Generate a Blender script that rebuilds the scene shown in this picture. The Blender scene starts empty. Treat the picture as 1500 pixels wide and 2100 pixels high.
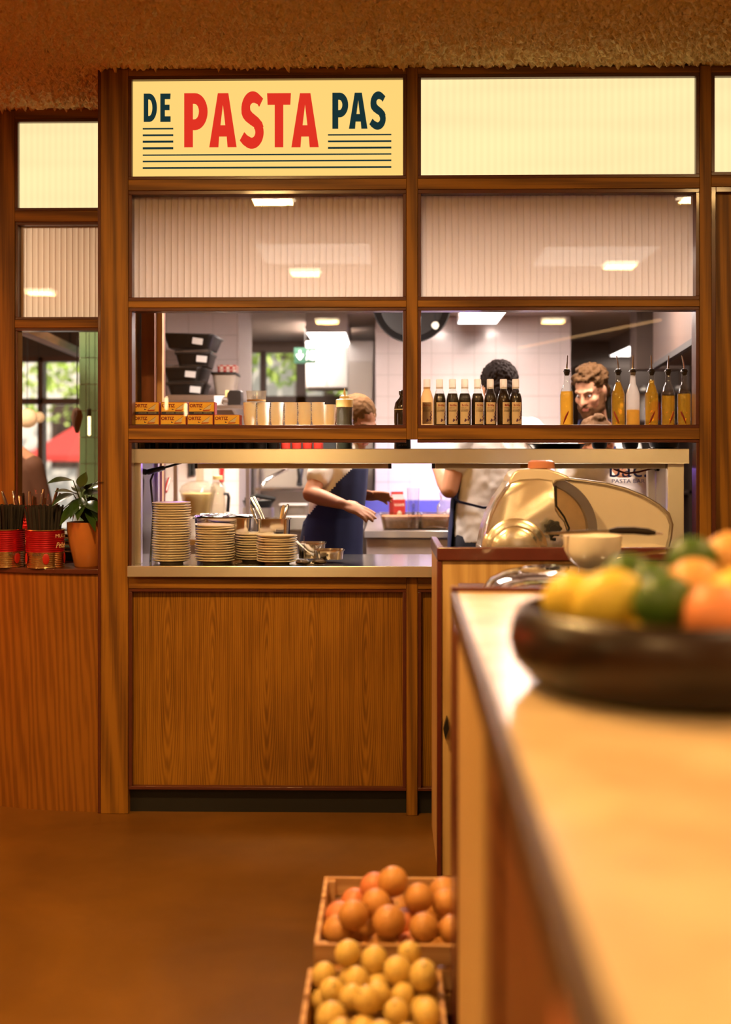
import bpy, math, random
from mathutils import Vector, Matrix, noise, Quaternion

# ------------------------------------------------------------------ camera, world, lights, exposure
sc = bpy.context.scene
COL = sc.collection
PI = math.pi
rnd = random.Random(7)
F, HOR, EYE, DIST = 2430.0, 940.0, 1.356, 4.5       # focal length and horizon in a 1500x2100 frame, eye height, distance to the pass
TH = math.radians(1.1)
CT, ST = math.cos(TH), math.sin(TH)
cam = bpy.data.objects.new('camera', bpy.data.cameras.new('camera'))
COL.objects.link(cam)
cam.location = (0, -DIST, EYE)
cam.rotation_euler = (PI / 2, 0, TH)
cd = cam.data
cd.sensor_fit = 'HORIZONTAL'
cd.sensor_width = 36
cd.lens = 36 * F / 1500
cd.shift_y = -(1050 - HOR) / 1500
cd.clip_start = .05
cd.dof.use_dof = True
cd.dof.focus_distance = 4.55
cd.dof.aperture_fstop = 2.15
cd.dof.aperture_blades = 9
sc.camera = cam
sc.view_settings.view_transform = 'Standard'
sc.view_settings.look = 'None'
sc.view_settings.gamma = 1
sc.view_settings.use_curve_mapping = False
sc.view_settings.exposure = 0.0
sc.cycles.use_denoising = True
sc.cycles.transparent_max_bounces = 24
sc.cycles.max_bounces = 10
sc.cycles.sample_clamp_indirect = 8
sc.cycles.caustics_reflective = False
sc.cycles.caustics_refractive = False
w = bpy.data.worlds.new('daylight')
sc.world = w
w.use_nodes = True
w.node_tree.nodes['Background'].inputs[0].default_value = (.75, .88, 1, 1)
w.node_tree.nodes['Background'].inputs[1].default_value = 1.6

def lamp(name, kind, loc, energy, color, size=.1, rot=(0, 0, 0), sy=None, spot=None):
    l = bpy.data.lights.new(name, kind)
    l.energy = energy; l.color = color
    if kind == 'AREA':
        l.size = size
        if sy: l.shape = 'RECTANGLE'; l.size_y = sy
    elif kind in ('POINT', 'SPOT'):
        l.shadow_soft_size = size
    if spot: l.spot_size = spot; l.spot_blend = .8
    o = bpy.data.objects.new(name, l); COL.objects.link(o)
    o.location = loc; o.rotation_euler = rot
    return o

WARM = (1, .56, .17)
sun = lamp('sun', 'SUN', (0, 20, 20), 9, (1, .93, .8), rot=(math.radians(40), math.radians(25), 0)); sun.data.angle = .02
# warm downlights of the dining room
for x in (-3.05, -.65, 1.75):
    for y, e in ((-2.05, {-3.05: 60, -.65: 84, 1.75: 34}[x]), (-4.7 if x < 1 else -4.4, 30), (-8.0, 26)):
        lamp('room_downlight', 'AREA', (x, y, 2.80), e, WARM, .22)
lamp('bar_spot', 'SPOT', (.9, -3.3, 2.78), 66, (1, .66, .33), .3, spot=math.radians(50))
lamp('red_neon', 'POINT', (-2.25, -.16, 1.15), 16, (1, .04, .01), .12)
# kitchen lamps; the two nearest the pass are unseen, added for glow
KW = (1, .83, .75)
for x, y, e in ((-.35, 1.2, 62), (1.0, 1.3, 64), (.6, 2.75, 150), (-.6, 4.4, 70)):
    lamp('kitchen_lamp', 'AREA', (x, y, 2.33), e, KW, .5)
lamp('cup_fill', 'SPOT', (-.33, .078, 1.9), 110, (1, .92, .82), .02, rot=(math.radians(9), 0, 0), spot=math.radians(64))  # unseen spot, added to brighten the white paper cups
lamp('processor_fill', 'AREA', (-.95, 2.2, 1.52), 14, (1, .82, .6), .1, sy=.4)  # fill without a fixture, added to lift the food processor
lamp('violet_tube', 'AREA', (1.16, .35, 1.32), 1.2, (.35, .2, 1), .05, sy=.3)
lamp('violet_tube', 'AREA', (-.86, .38, 1.34), 1.0, (.45, .2, 1), .05, sy=.2)
lamp('violet_tube', 'AREA', (.55, 3.4, 1.6), 15, (.25, .2, 1), .1, sy=.6)
lamp('hall_fill', 'AREA', (-2.4, 1.7, 2.7), 110, (1, .8, .6), .5)  # unseen, added to brighten the hall and its ribbed pane

# ------------------------------------------------------------------ helpers
def P(px, py, y):
    """world x, z of the photograph's pixel on the plane at world depth y"""
    Y = y + DIST; t = (px - 750) / F
    x = Y * (t * CT - ST) / (CT + t * ST)
    d = -x * ST + Y * CT
    return x, EYE - (py - HOR) / F * d

def PX(px, y): return P(px, HOR, y)[0]
def PZ(py, y, px=750): return P(px, py, y)[1]
def C(px, py, d):
    """world point of the photograph's pixel at distance d along the view axis"""
    l = (px - 750) / F * d
    return Vector((l * CT - d * ST, l * ST + d * CT - DIST, EYE - (py - HOR) / F * d))

class MB:
    def __init__(s): s.v = []; s.f = []; s.m = []; s.M = None
    def add(s, vs, fs, m=0):
        b = len(s.v)
        for p in vs:
            p = Vector(p)
            s.v.append(s.M @ p if s.M else p)
        for f in fs:
            s.f.append([b + i for i in f]); s.m.append(m)
        return s
    def box(s, x0, x1, y0, y1, z0, z1, m=0):
        if x0 > x1: x0, x1 = x1, x0
        if y0 > y1: y0, y1 = y1, y0
        if z0 > z1: z0, z1 = z1, z0
        return s.add([(x0, y0, z0), (x1, y0, z0), (x1, y1, z0), (x0, y1, z0), (x0, y0, z1), (x1, y0, z1), (x1, y1, z1), (x0, y1, z1)],
                     [(3, 2, 1, 0), (4, 5, 6, 7), (0, 1, 5, 4), (1, 2, 6, 5), (2, 3, 7, 6), (3, 0, 4, 7)], m)
    def lathe(s, prof, c=(0, 0, 0), n=24, m=0, axis='Z', close=False, sx=1, sy=1):
        vs = []; fs = []; rings = []
        for r, z in prof:
            if r < 1e-6:
                rings.append([len(vs)]); vs.append((0, 0, z))
            else:
                rings.append(list(range(len(vs), len(vs) + n)))
                for i in range(n):
                    a = 2 * PI * i / n; vs.append((r * math.cos(a) * sx, r * math.sin(a) * sy, z))
        pairs = list(zip(rings, rings[1:]))
        if close: pairs.append((rings[-1], rings[0]))
        for a, b in pairs:
            for i in range(n):
                j = (i + 1) % n
                if len(a) == 1 and len(b) == 1: continue
                if len(a) == 1: fs.append((a[0], b[j], b[i]))
                elif len(b) == 1: fs.append((a[i], a[j], b[0]))
                else: fs.append((a[i], a[j], b[j], b[i]))
        if not close:
            if len(rings[0]) > 1: fs.append(tuple(reversed(rings[0])))
            if len(rings[-1]) > 1: fs.append(tuple(rings[-1]))
        if axis == 'Y': vs = [(x, z, -y) for x, y, z in vs]
        if axis == 'X': vs = [(z, y, -x) for x, y, z in vs]
        c = Vector(c)
        return s.add([Vector(p) + c for p in vs], fs, m)
    def tube(s, pts, r, n=8, m=0, flat=1.0, closed=False):
        pts = [Vector(p) for p in pts]
        N = len(pts)
        rs = r if isinstance(r, (list, tuple)) else [r] * N
        vs = []; fs = []
        up = None
        for i, p in enumerate(pts):
            a = pts[i - 1] if i > 0 else (pts[-1] if closed else p)
            b = pts[i + 1] if i < N - 1 else (pts[0] if closed else p)
            t = (b - a).normalized()
            if up is None:
                up = t.orthogonal().normalized()
            up = (up - t * up.dot(t))
            up = up.normalized() if up.length > 1e-6 else t.orthogonal().normalized()
            q = t.cross(up)
            for k in range(n):
                an = 2 * PI * k / n
                vs.append(p + (up * math.cos(an) + q * math.sin(an) * flat) * rs[i])
        for i in range(N if closed else N - 1):
            i2 = (i + 1) % N
            for k in range(n):
                k2 = (k + 1) % n
                fs.append((i * n + k, i * n + k2, i2 * n + k2, i2 * n + k))
        if not closed:
            fs.append(tuple(reversed(range(n)))); fs.append(tuple(range((N - 1) * n, N * n)))
        return s.add(vs, fs, m)
    def ell(s, c, r, rot=None, n=16, m=0):
        if not isinstance(r, (list, tuple)): r = (r, r, r)
        prof = [(math.sin(PI * i / (n // 2)), -math.cos(PI * i / (n // 2))) for i in range(n // 2 + 1)]
        t = MB().lathe(prof, n=n)
        c = Vector(c)
        vs = [Vector((p.x * r[0], p.y * r[1], p.z * r[2])) for p in t.v]
        if rot: vs = [rot @ p for p in vs]
        return s.add([p + c for p in vs], t.f, m)
    def cap(s, a, b, ra, rb, n=14, m=0):
        """tapered limb with round ends"""
        a = Vector(a); b = Vector(b); t = (b - a); L = t.length
        q = Vector((0, 0, 1)).rotation_difference(t) if L > 1e-6 else Quaternion()
        prof = [(ra * math.sin(k), -ra * math.cos(k)) for k in (0.0, .4, .8, 1.2)] + [(ra, 0), (rb, L)] + \
               [(rb * math.sin(k), L + rb * math.cos(k)) for k in (1.2, .8, .4, 0.0)]
        tmp = MB().lathe(prof, n=n)
        return s.add([a + q @ p for p in tmp.v], tmp.f, m)
    def prism(s, poly, a, b, plane='xz', m=0):
        """outline extruded from a to b; plane 'xz' extrudes along y, 'xy' along z, 'yz' along x"""
        n = len(poly)
        def mk(u, v, t): return {'xz': (u, t, v), 'xy': (u, v, t), 'yz': (t, u, v)}[plane]
        vs = [mk(u, v, a) for u, v in poly] + [mk(u, v, b) for u, v in poly]
        fs = [tuple(range(n)), tuple(range(2 * n - 1, n - 1, -1))]
        for i in range(n):
            j = (i + 1) % n
            fs.append((i, i + n, j + n, j))
        return s.add(vs, fs, m)
    def loft(s, rings, m=0, caps=True):
        n = len(rings[0]); vs = [p for r in rings for p in r]; fs = []
        for i in range(len(rings) - 1):
            for k in range(n):
                k2 = (k + 1) % n
                fs.append((i * n + k, i * n + k2, (i + 1) * n + k2, (i + 1) * n + k))
        if caps:
            fs.append(tuple(reversed(range(n)))); fs.append(tuple(range((len(rings) - 1) * n, len(rings) * n)))
        return s.add(vs, fs, m)
    def mesh(s, name='m', mats=None, smooth=35, fix=True):
        me = bpy.data.meshes.new(name)
        me.from_pydata(s.v, [], s.f)
        for x in (mats or []): me.materials.append(x)
        if mats and len(mats) > 1: me.polygons.foreach_set('material_index', s.m)
        if fix:
            import bmesh
            bm = bmesh.new(); bm.from_mesh(me); bmesh.ops.recalc_face_normals(bm, faces=bm.faces); bm.to_mesh(me); bm.free()
        if smooth:
            me.shade_smooth(); me.set_sharp_from_angle(angle=math.radians(smooth))
        me.update()
        return me

def link(name, me, parent=None, loc=None, rot=None, label=None, bev=0):
    o = bpy.data.objects.new(name, me); COL.objects.link(o)
    if parent: o.parent = parent
    if loc is not None: o.location = loc
    if rot is not None: o.rotation_euler = rot
    if label: o['label'] = label
    if bev:
        b = o.modifiers.new('bevel', 'BEVEL'); b.width = bev; b.segments = 2; b.limit_method = 'ANGLE'; b.angle_limit = math.radians(40)
    return o

def part(name, mb, mats, parent, label=None, smooth=35, bev=0, loc=None, rot=None):
    if not isinstance(mats, (list, tuple)): mats = [mats]
    me = mb if isinstance(mb, bpy.types.Mesh) else mb.mesh(name, mats, smooth)
    return link(name, me, parent, loc, rot, label, bev)

def tag(o, label, cat=None, group=None, kind=None):
    if label: o['label'] = label
    if cat: o['category'] = cat
    if group: o['group'] = group
    if kind: o['kind'] = kind
    return o

def thing(name, label, cat, loc=(0, 0, 0), rot=0, group=None):
    o = bpy.data.objects.new(name, None); COL.objects.link(o)
    o.empty_display_size = .05
    o.location = loc; o.rotation_euler = rot if isinstance(rot, (tuple, list)) else (0, 0, rot)
    return tag(o, label, cat, group)

def solo(name, mb, mats, label, cat, loc=(0, 0, 0), rot=0, group=None, smooth=35, bev=0):
    o = part(name, mb, mats, None, smooth=smooth, bev=bev, loc=loc, rot=rot if isinstance(rot, (tuple, list)) else (0, 0, rot))
    return tag(o, label, cat, group)

def struct(name, mb, mats, label=None, parent=None, smooth=35, bev=0):
    o = part(name, mb, mats, parent, smooth=smooth, bev=bev)
    if not parent: tag(o, label, kind='structure')
    return o

def sroot(name, label):
    o = bpy.data.objects.new(name, None); COL.objects.link(o)
    return tag(o, label, kind='structure')

def dup(root, loc, rot=None, label=None, group=None, cat=None):
    def cp(o, par):
        c = o.copy(); COL.objects.link(c)
        if par: c.parent = par
        for ch in o.children: cp(ch, c)
        return c
    r = cp(root, None)
    r.location = loc
    if rot is not None: r.rotation_euler = rot if isinstance(rot, (tuple, list)) else (0, 0, rot)
    return tag(r, label, cat, group)

ONES = 'first second third fourth fifth sixth seventh eighth ninth tenth eleventh twelfth thirteenth fourteenth fifteenth sixteenth seventeenth eighteenth nineteenth twentieth'.split()
def nth(i):
    """i from 0: first, second, ... thirtieth"""
    if i < 20: return ONES[i]
    return 'thirtieth' if i == 29 else 'twenty-' + ONES[i - 20]

def text_mesh(s, width=None, height=None, mat=None, ext=.0004, shear=0, bold=0, face='-Y'):
    cu = bpy.data.curves.new('text', 'FONT'); cu.body = s; cu.extrude = ext; cu.shear = shear; cu.offset = bold
    cu.resolution_u = 3
    o = bpy.data.objects.new('text', cu); COL.objects.link(o)
    me = bpy.data.meshes.new_from_object(o.evaluated_get(bpy.context.evaluated_depsgraph_get()))
    bpy.data.objects.remove(o); bpy.data.curves.remove(cu)
    xs = [v.co.x for v in me.vertices]; ys = [v.co.y for v in me.vertices]
    x0, x1, y0, y1 = min(xs), max(xs), min(ys), max(ys)
    kx = width / (x1 - x0) if width else None
    ky = height / (y1 - y0) if height else kx
    if kx is None: kx = ky
    for v in me.vertices:
        x = (v.co.x - (x0 + x1) / 2) * kx; y = (v.co.y - (y0 + y1) / 2) * ky
        v.co = (x, -v.co.z, y)
    me.materials.clear()
    if mat: me.materials.append(mat)
    return me

def wrap(me, r):
    """bend a front-facing flat mesh around an upright cylinder of radius r"""
    for v in me.vertices:
        a = v.co.x / r; rr = r - v.co.y + .0003
        v.co = (rr * math.sin(a), -rr * math.cos(a), v.co.z)
    return me

def voxel(mb, size, it=4, mats=(), fn=None):
    me = mb.mesh('tmp', None, 0)
    o = bpy.data.objects.new('tmp', me); COL.objects.link(o)
    m = o.modifiers.new('r', 'REMESH'); m.mode = 'VOXEL'; m.voxel_size = size
    if it:
        k = o.modifiers.new('s', 'SMOOTH'); k.factor = .5; k.iterations = it
    out = bpy.data.meshes.new_from_object(o.evaluated_get(bpy.context.evaluated_depsgraph_get()))
    bpy.data.objects.remove(o); bpy.data.meshes.remove(me)
    for x in mats: out.materials.append(x)
    if fn:
        for v in out.vertices: v.co = fn(v.co, v.normal)
    out.shade_smooth()
    return out

# ------------------------------------------------------------------ materials
def srgb(r, g, b):
    f = lambda c: (c / 255 / 12.92) if c / 255 <= .04045 else ((c / 255 + .055) / 1.055) ** 2.4
    return (f(r), f(g), f(b))

def newmat(name):
    m = bpy.data.materials.new(name); m.use_nodes = True
    return m, m.node_tree, m.node_tree.nodes['Principled BSDF']

def N(nt, t, **kw):
    n = nt.nodes.new(t)
    for k, v in kw.items():
        if hasattr(n, k): setattr(n, k, v)
        else: n.inputs[k.replace('_', ' ')].default_value = v
    return n

def mat(name, col, rough=.5, metal=0, spec=.5, trans=0, ior=1.45, coat=0, sss=0, noise_amt=.12, nscale=25, bump=0, bscale=120, emit=None, es=0, sheen=0):
    m, nt, b = newmat(name)
    b.inputs['Roughness'].default_value = rough
    b.inputs['Metallic'].default_value = metal
    b.inputs['Specular IOR Level'].default_value = spec
    b.inputs['Transmission Weight'].default_value = trans
    b.inputs['IOR'].default_value = ior
    b.inputs['Coat Weight'].default_value = coat
    b.inputs['Coat Roughness'].default_value = .1
    if sheen: b.inputs['Sheen Weight'].default_value = sheen
    if sss:
        b.inputs['Subsurface Weight'].default_value = sss; b.inputs['Subsurface Radius'].default_value = (.01, .004, .002); b.inputs['Subsurface Scale'].default_value = 1
    b.inputs['Base Color'].default_value = (*col, 1)
    if noise_amt:
        tc = N(nt, 'ShaderNodeTexCoord'); no = N(nt, 'ShaderNodeTexNoise'); no.inputs['Scale'].default_value = nscale; no.inputs['Detail'].default_value = 4
        nt.links.new(tc.outputs['Object'], no.inputs['Vector'])
        mx = N(nt, 'ShaderNodeMix', data_type='RGBA')
        mx.inputs[6].default_value = (*[c * (1 - noise_amt) for c in col], 1)
        mx.inputs[7].default_value = (*[min(1, c * (1 + noise_amt)) for c in col], 1)
        nt.links.new(no.outputs[0], mx.inputs[0]); nt.links.new(mx.outputs[2], b.inputs['Base Color'])
    if bump:
        tc = N(nt, 'ShaderNodeTexCoord'); no = N(nt, 'ShaderNodeTexNoise'); no.inputs['Scale'].default_value = bscale; no.inputs['Detail'].default_value = 5
        nt.links.new(tc.outputs['Object'], no.inputs['Vector'])
        bp = N(nt, 'ShaderNodeBump'); bp.inputs['Strength'].default_value = bump; bp.inputs['Distance'].default_value = .01
        nt.links.new(no.outputs[0], bp.inputs['Height']); nt.links.new(bp.outputs[0], b.inputs['Normal'])
    if emit:
        b.inputs['Emission Color'].default_value = (*emit, 1); b.inputs['Emission Strength'].default_value = es
    return m

def wood(name, c1, c2, axis='Z', rough=.5, fine=1.0, cathedral=False, coat=.0):
    m, nt, b = newmat(name)
    L = nt.links.new
    tc = N(nt, 'ShaderNodeTexCoord'); mp = N(nt, 'ShaderNodeMapping')
    L(tc.outputs['Object'], mp.inputs['Vector'])
    s = {'Z': (120, 120, 2.6), 'X': (2.6, 120, 120), 'Y': (120, 2.6, 120)}[axis]
    mp.inputs['Scale'].default_value = tuple(k * fine for k in s)
    n1 = N(nt, 'ShaderNodeTexNoise'); n1.inputs['Scale'].default_value = 1.0; n1.inputs['Detail'].default_value = 6; n1.inputs['Roughness'].default_value = .65
    L(mp.outputs[0], n1.inputs['Vector'])
    mp2 = N(nt, 'ShaderNodeMapping'); L(tc.outputs['Object'], mp2.inputs['Vector'])
    if cathedral:
        sep = N(nt, 'ShaderNodeSeparateXYZ'); L(tc.outputs['Object'], sep.inputs[0])
        pp = N(nt, 'ShaderNodeMath', operation='PINGPONG'); L(sep.outputs[0], pp.inputs[0]); pp.inputs[1].default_value = .19
        sb = N(nt, 'ShaderNodeMath', operation='SUBTRACT'); L(pp.outputs[0], sb.inputs[0]); sb.inputs[1].default_value = .086
        mu = N(nt, 'ShaderNodeMath', operation='MULTIPLY'); L(sb.outputs[0], mu.inputs[0]); mu.inputs[1].default_value = 1.0
        zz = N(nt, 'ShaderNodeMath', operation='MULTIPLY'); L(sep.outputs[2], zz.inputs[0]); zz.inputs[1].default_value = .075
        zz2 = N(nt, 'ShaderNodeMath', operation='SUBTRACT'); L(zz.outputs[0], zz2.inputs[0]); zz2.inputs[1].default_value = .042
        cb = N(nt, 'ShaderNodeCombineXYZ'); L(mu.outputs[0], cb.inputs[0]); L(zz2.outputs[0], cb.inputs[1])
        wv = N(nt, 'ShaderNodeTexWave', wave_type='RINGS', rings_direction='Z'); wv.inputs['Scale'].default_value = 44; wv.inputs['Distortion'].default_value = 2.6
        wv.inputs['Detail'].default_value = 3; wv.inputs['Detail Scale'].default_value = 1.5
        L(cb.outputs[0], wv.inputs['Vector'])
    else:
        s2 = {'Z': (9, 9, .5), 'X': (.5, 9, 9), 'Y': (9, .5, 9)}[axis]
        mp2.inputs['Scale'].default_value = tuple(k * fine for k in s2)
        wv = N(nt, 'ShaderNodeTexWave', wave_type='BANDS', bands_direction='DIAGONAL'); wv.inputs['Scale'].default_value = 1.2; wv.inputs['Distortion'].default_value = 7; wv.inputs['Detail'].default_value = 3; wv.inputs['Detail Scale'].default_value = .8
        L(mp2.outputs[0], wv.inputs['Vector'])
    mx = N(nt, 'ShaderNodeMix', data_type='FLOAT'); mx.inputs[0].default_value = .32 if not cathedral else .22
    L(n1.outputs[0], mx.inputs[2]); L(wv.outputs['Fac'], mx.inputs[3])
    n3 = N(nt, 'ShaderNodeTexNoise'); n3.inputs['Scale'].default_value = 2.3; L(tc.outputs['Object'], n3.inputs['Vector'])
    ad = N(nt, 'ShaderNodeMix', data_type='FLOAT'); ad.inputs[0].default_value = .3; L(mx.outputs[0], ad.inputs[2]); L(n3.outputs[0], ad.inputs[3])
    cr = N(nt, 'ShaderNodeValToRGB'); L(ad.outputs[0], cr.inputs[0])
    cr.color_ramp.elements[0].position = .36; cr.color_ramp.elements[0].color = (*c1, 1)
    cr.color_ramp.elements[1].position = .6; cr.color_ramp.elements[1].color = (*c2, 1)
    L(cr.outputs[0], b.inputs['Base Color'])
    b.inputs['Specular IOR Level'].default_value = .3; b.inputs['Roughness'].default_value = rough; b.inputs['Coat Weight'].default_value = coat; b.inputs['Coat Roughness'].default_value = .25
    bp = N(nt, 'ShaderNodeBump'); bp.inputs['Strength'].default_value = .10; bp.inputs['Distance'].default_value = .004
    L(n1.outputs[0], bp.inputs['Height']); L(bp.outputs[0], b.inputs['Normal'])
    return m

def steel(name, col=(.60, .56, .5), rough=.3, stretch=(3, 3, 90)):
    m, nt, b = newmat(name); L = nt.links.new
    tc = N(nt, 'ShaderNodeTexCoord'); mp = N(nt, 'ShaderNodeMapping'); mp.inputs['Scale'].default_value = stretch; L(tc.outputs['Object'], mp.inputs[0])
    no = N(nt, 'ShaderNodeTexNoise'); no.inputs['Scale'].default_value = 6; no.inputs['Detail'].default_value = 5; L(mp.outputs[0], no.inputs['Vector'])
    mr = N(nt, 'ShaderNodeMapRange'); mr.inputs[3].default_value = rough * .93; mr.inputs[4].default_value = rough * 1.08; L(no.outputs[0], mr.inputs[0])
    L(mr.outputs[0], b.inputs['Roughness'])
    b.inputs['Metallic'].default_value = 1; b.inputs['Base Color'].default_value = (*col, 1)
    return m

def thin_glass(name, tint=(1, 1, 1), refl=1.0, rough=0.0, milky=0.0, milk=(.8, .7, .6)):
    m = bpy.data.materials.new(name); m.use_nodes = True; nt = m.node_tree; nt.nodes.clear(); L = nt.links.new
    out = N(nt, 'ShaderNodeOutputMaterial'); tr = N(nt, 'ShaderNodeBsdfTransparent'); tr.inputs[0].default_value = (*tint, 1)
    gl = N(nt, 'ShaderNodeBsdfGlossy'); gl.inputs['Roughness'].default_value = rough
    lw = N(nt, 'ShaderNodeLayerWeight'); pw = N(nt, 'ShaderNodeMath', operation='POWER'); pw.inputs[1].default_value = 5; L(lw.outputs['Facing'], pw.inputs[0])
    fr = N(nt, 'ShaderNodeMath', operation='MULTIPLY_ADD'); fr.inputs[1].default_value = .94; fr.inputs[2].default_value = .043; L(pw.outputs[0], fr.inputs[0])
    mu = N(nt, 'ShaderNodeMath', operation='MULTIPLY'); mu.inputs[1].default_value = refl; L(fr.outputs[0], mu.inputs[0])
    mx = N(nt, 'ShaderNodeMixShader'); L(mu.outputs[0], mx.inputs[0]); L(tr.outputs[0], mx.inputs[1]); L(gl.outputs[0], mx.inputs[2])
    last = mx
    if milky:
        df = N(nt, 'ShaderNodeBsdfTranslucent'); df.inputs[0].default_value = (*milk, 1)
        d2 = N(nt, 'ShaderNodeBsdfDiffuse'); d2.inputs[0].default_value = (*milk, 1)
        m3 = N(nt, 'ShaderNodeMixShader'); m3.inputs[0].default_value = .3; L(df.outputs[0], m3.inputs[1]); L(d2.outputs[0], m3.inputs[2])
        m2 = N(nt, 'ShaderNodeMixShader'); m2.inputs[0].default_value = milky; L(mx.outputs[0], m2.inputs[1]); L(m3.outputs[0], m2.inputs[2]); last = m2
    L(last.outputs[0], out.inputs[0])
    return m

def emitter(name, col, s, painted_bands=False):
    m = bpy.data.materials.new(name); m.use_nodes = True; nt = m.node_tree; nt.nodes.clear(); L = nt.links.new
    out = N(nt, 'ShaderNodeOutputMaterial'); em = N(nt, 'ShaderNodeEmission'); em.inputs[0].default_value = (*col, 1); em.inputs[1].default_value = s
    L(em.outputs[0], out.inputs[0])
    if painted_bands:       # uneven backlight painted into emission strength with wave and noise; no tubes are built
        tc = N(nt, 'ShaderNodeTexCoord')
        wv = N(nt, 'ShaderNodeTexWave', wave_type='BANDS', bands_direction='X'); wv.inputs['Scale'].default_value = 12; L(tc.outputs['Object'], wv.inputs['Vector'])
        mp = N(nt, 'ShaderNodeMapping'); mp.inputs['Scale'].default_value = (1.2, 1, 9); L(tc.outputs['Object'], mp.inputs[0])
        no = N(nt, 'ShaderNodeTexNoise'); no.inputs['Scale'].default_value = 1; no.inputs['Detail'].default_value = 1; L(mp.outputs[0], no.inputs['Vector'])
        m1 = N(nt, 'ShaderNodeMapRange'); m1.inputs[3].default_value = s * .965; m1.inputs[4].default_value = s * 1.02; L(wv.outputs['Fac'], m1.inputs[0])
        m2 = N(nt, 'ShaderNodeMapRange'); m2.inputs[3].default_value = .88; m2.inputs[4].default_value = 1.1; L(no.outputs[0], m2.inputs[0])
        mu = N(nt, 'ShaderNodeMath', operation='MULTIPLY'); L(m1.outputs[0], mu.inputs[0]); L(m2.outputs[0], mu.inputs[1]); L(mu.outputs[0], em.inputs[1])
    return m

OAK = wood('oak_upright', (.11, .042, .004), (.26, .112, .010), 'Z')
OAKH = wood('oak_rail', (.11, .042, .004), (.26, .112, .010), 'X')
PANEL = wood('oak_veneer', (.13, .050, .004), (.29, .128, .012), 'Z', cathedral=True, rough=.38)
CABW = wood('curved_veneer', (.16, .055, .006), (.25, .095, .010), 'Z', rough=.42, fine=2.6)
BEAD = mat('dark_red_bead', (.075, .016, .008), .35, noise_amt=.25, coat=.2)
LIGHTW = wood('pale_ash', (.42, .25, .09), (.58, .38, .16), 'Z')
CRATEW = wood('crate_pine', (.42, .22, .09), (.6, .36, .17), 'X', rough=.7, coat=0)
MAHOG = mat('mahogany_trim', (.10, .018, .010), .35, noise_amt=.25, coat=.3)
BROWNW = wood('brown_drawer_wood', (.13, .04, .012), (.22, .075, .02), 'Y')
KICK = mat('black_kick', (.006, .005, .004), .6)
STEEL = mat('brushed_steel', (.78, .76, .72), .30, 1, noise_amt=.05, nscale=14)
_b = STEEL.node_tree.nodes['Principled BSDF']; _b.inputs['Anisotropic'].default_value = .7; _b.inputs['Anisotropic Rotation'].default_value = .25
_t = STEEL.node_tree.nodes.new('ShaderNodeTangent'); _t.direction_type = 'RADIAL'; _t.axis = 'Z'; STEEL.node_tree.links.new(_t.outputs[0], _b.inputs['Tangent'])
STEELT = steel('steel_top', rough=.16, stretch=(3, 60, 3))
CHROME = mat('chrome', (.75, .72, .68), .12, 1, noise_amt=.05)
STEELD = steel('dull_steel', (.42, .38, .34), .4)
BLACK = mat('black_plastic', (.012, .011, .010), .35)
BLACKM = mat('matt_black', (.018, .016, .014), .7)
DARKM = mat('black_iron', (.03, .03, .03), .45, .6)
WHITEP = mat('white_plastic', (.75, .72, .66), .35, noise_amt=.05)
CERAM = mat('cream_ceramic', (.70, .63, .52), .22, coat=.3, noise_amt=.05)
PAPER = mat('white_paper', (.82, .8, .76), .8, noise_amt=.05)
GLASS = thin_glass('window_glass', (.97, .96, .95), .75)
BOTTLE = thin_glass('bottle_glass', (.93, .95, .93), 1.6)
CLEARP = thin_glass('clear_plastic', (.92, .9, .84), 1.2, .05, .08)
RIBBED = thin_glass('ribbed_panel', (.8, .76, .7), 1.0, .12, .97, (.72, .60, .48))
CLEARG = thin_glass('beer_glass_clear', (.985, .985, .985), 1.3)
SHEET = thin_glass('panel_face', (.97, .96, .94), .9)
# ------------------------------------------------------------------ large structure
CEIL = 2.84
KC = 2.35            # kitchen ceiling

def floor_mat():
    m, nt, b = newmat('polished_floor'); L = nt.links.new
    tc = N(nt, 'ShaderNodeTexCoord')
    n1 = N(nt, 'ShaderNodeTexNoise'); n1.inputs['Scale'].default_value = 1.6; n1.inputs['Detail'].default_value = 7; n1.inputs['Distortion'].default_value = .8
    L(tc.outputs['Object'], n1.inputs['Vector'])
    cr = N(nt, 'ShaderNodeValToRGB'); L(n1.outputs[0], cr.inputs[0])
    cr.color_ramp.elements[0].position = .3; cr.color_ramp.elements[0].color = (.10, .041, .004, 1)
    cr.color_ramp.elements[1].position = .7; cr.color_ramp.elements[1].color = (.17, .072, .008, 1)
    L(cr.outputs[0], b.inputs['Base Color'])
    n2 = N(nt, 'ShaderNodeTexNoise'); n2.inputs['Scale'].default_value = 6; L(tc.outputs['Object'], n2.inputs['Vector'])
    mr = N(nt, 'ShaderNodeMapRange'); mr.inputs[3].default_value = .3; mr.inputs[4].default_value = .5; L(n2.outputs[0], mr.inputs[0]); L(mr.outputs[0], b.inputs['Roughness'])
    return m
FLOORM = floor_mat()
struct('floor', MB().box(-5, 4.2, -10, 6.6, -.1, 0), FLOORM, 'brown polished concrete floor in front of the kitchen pass')

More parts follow.
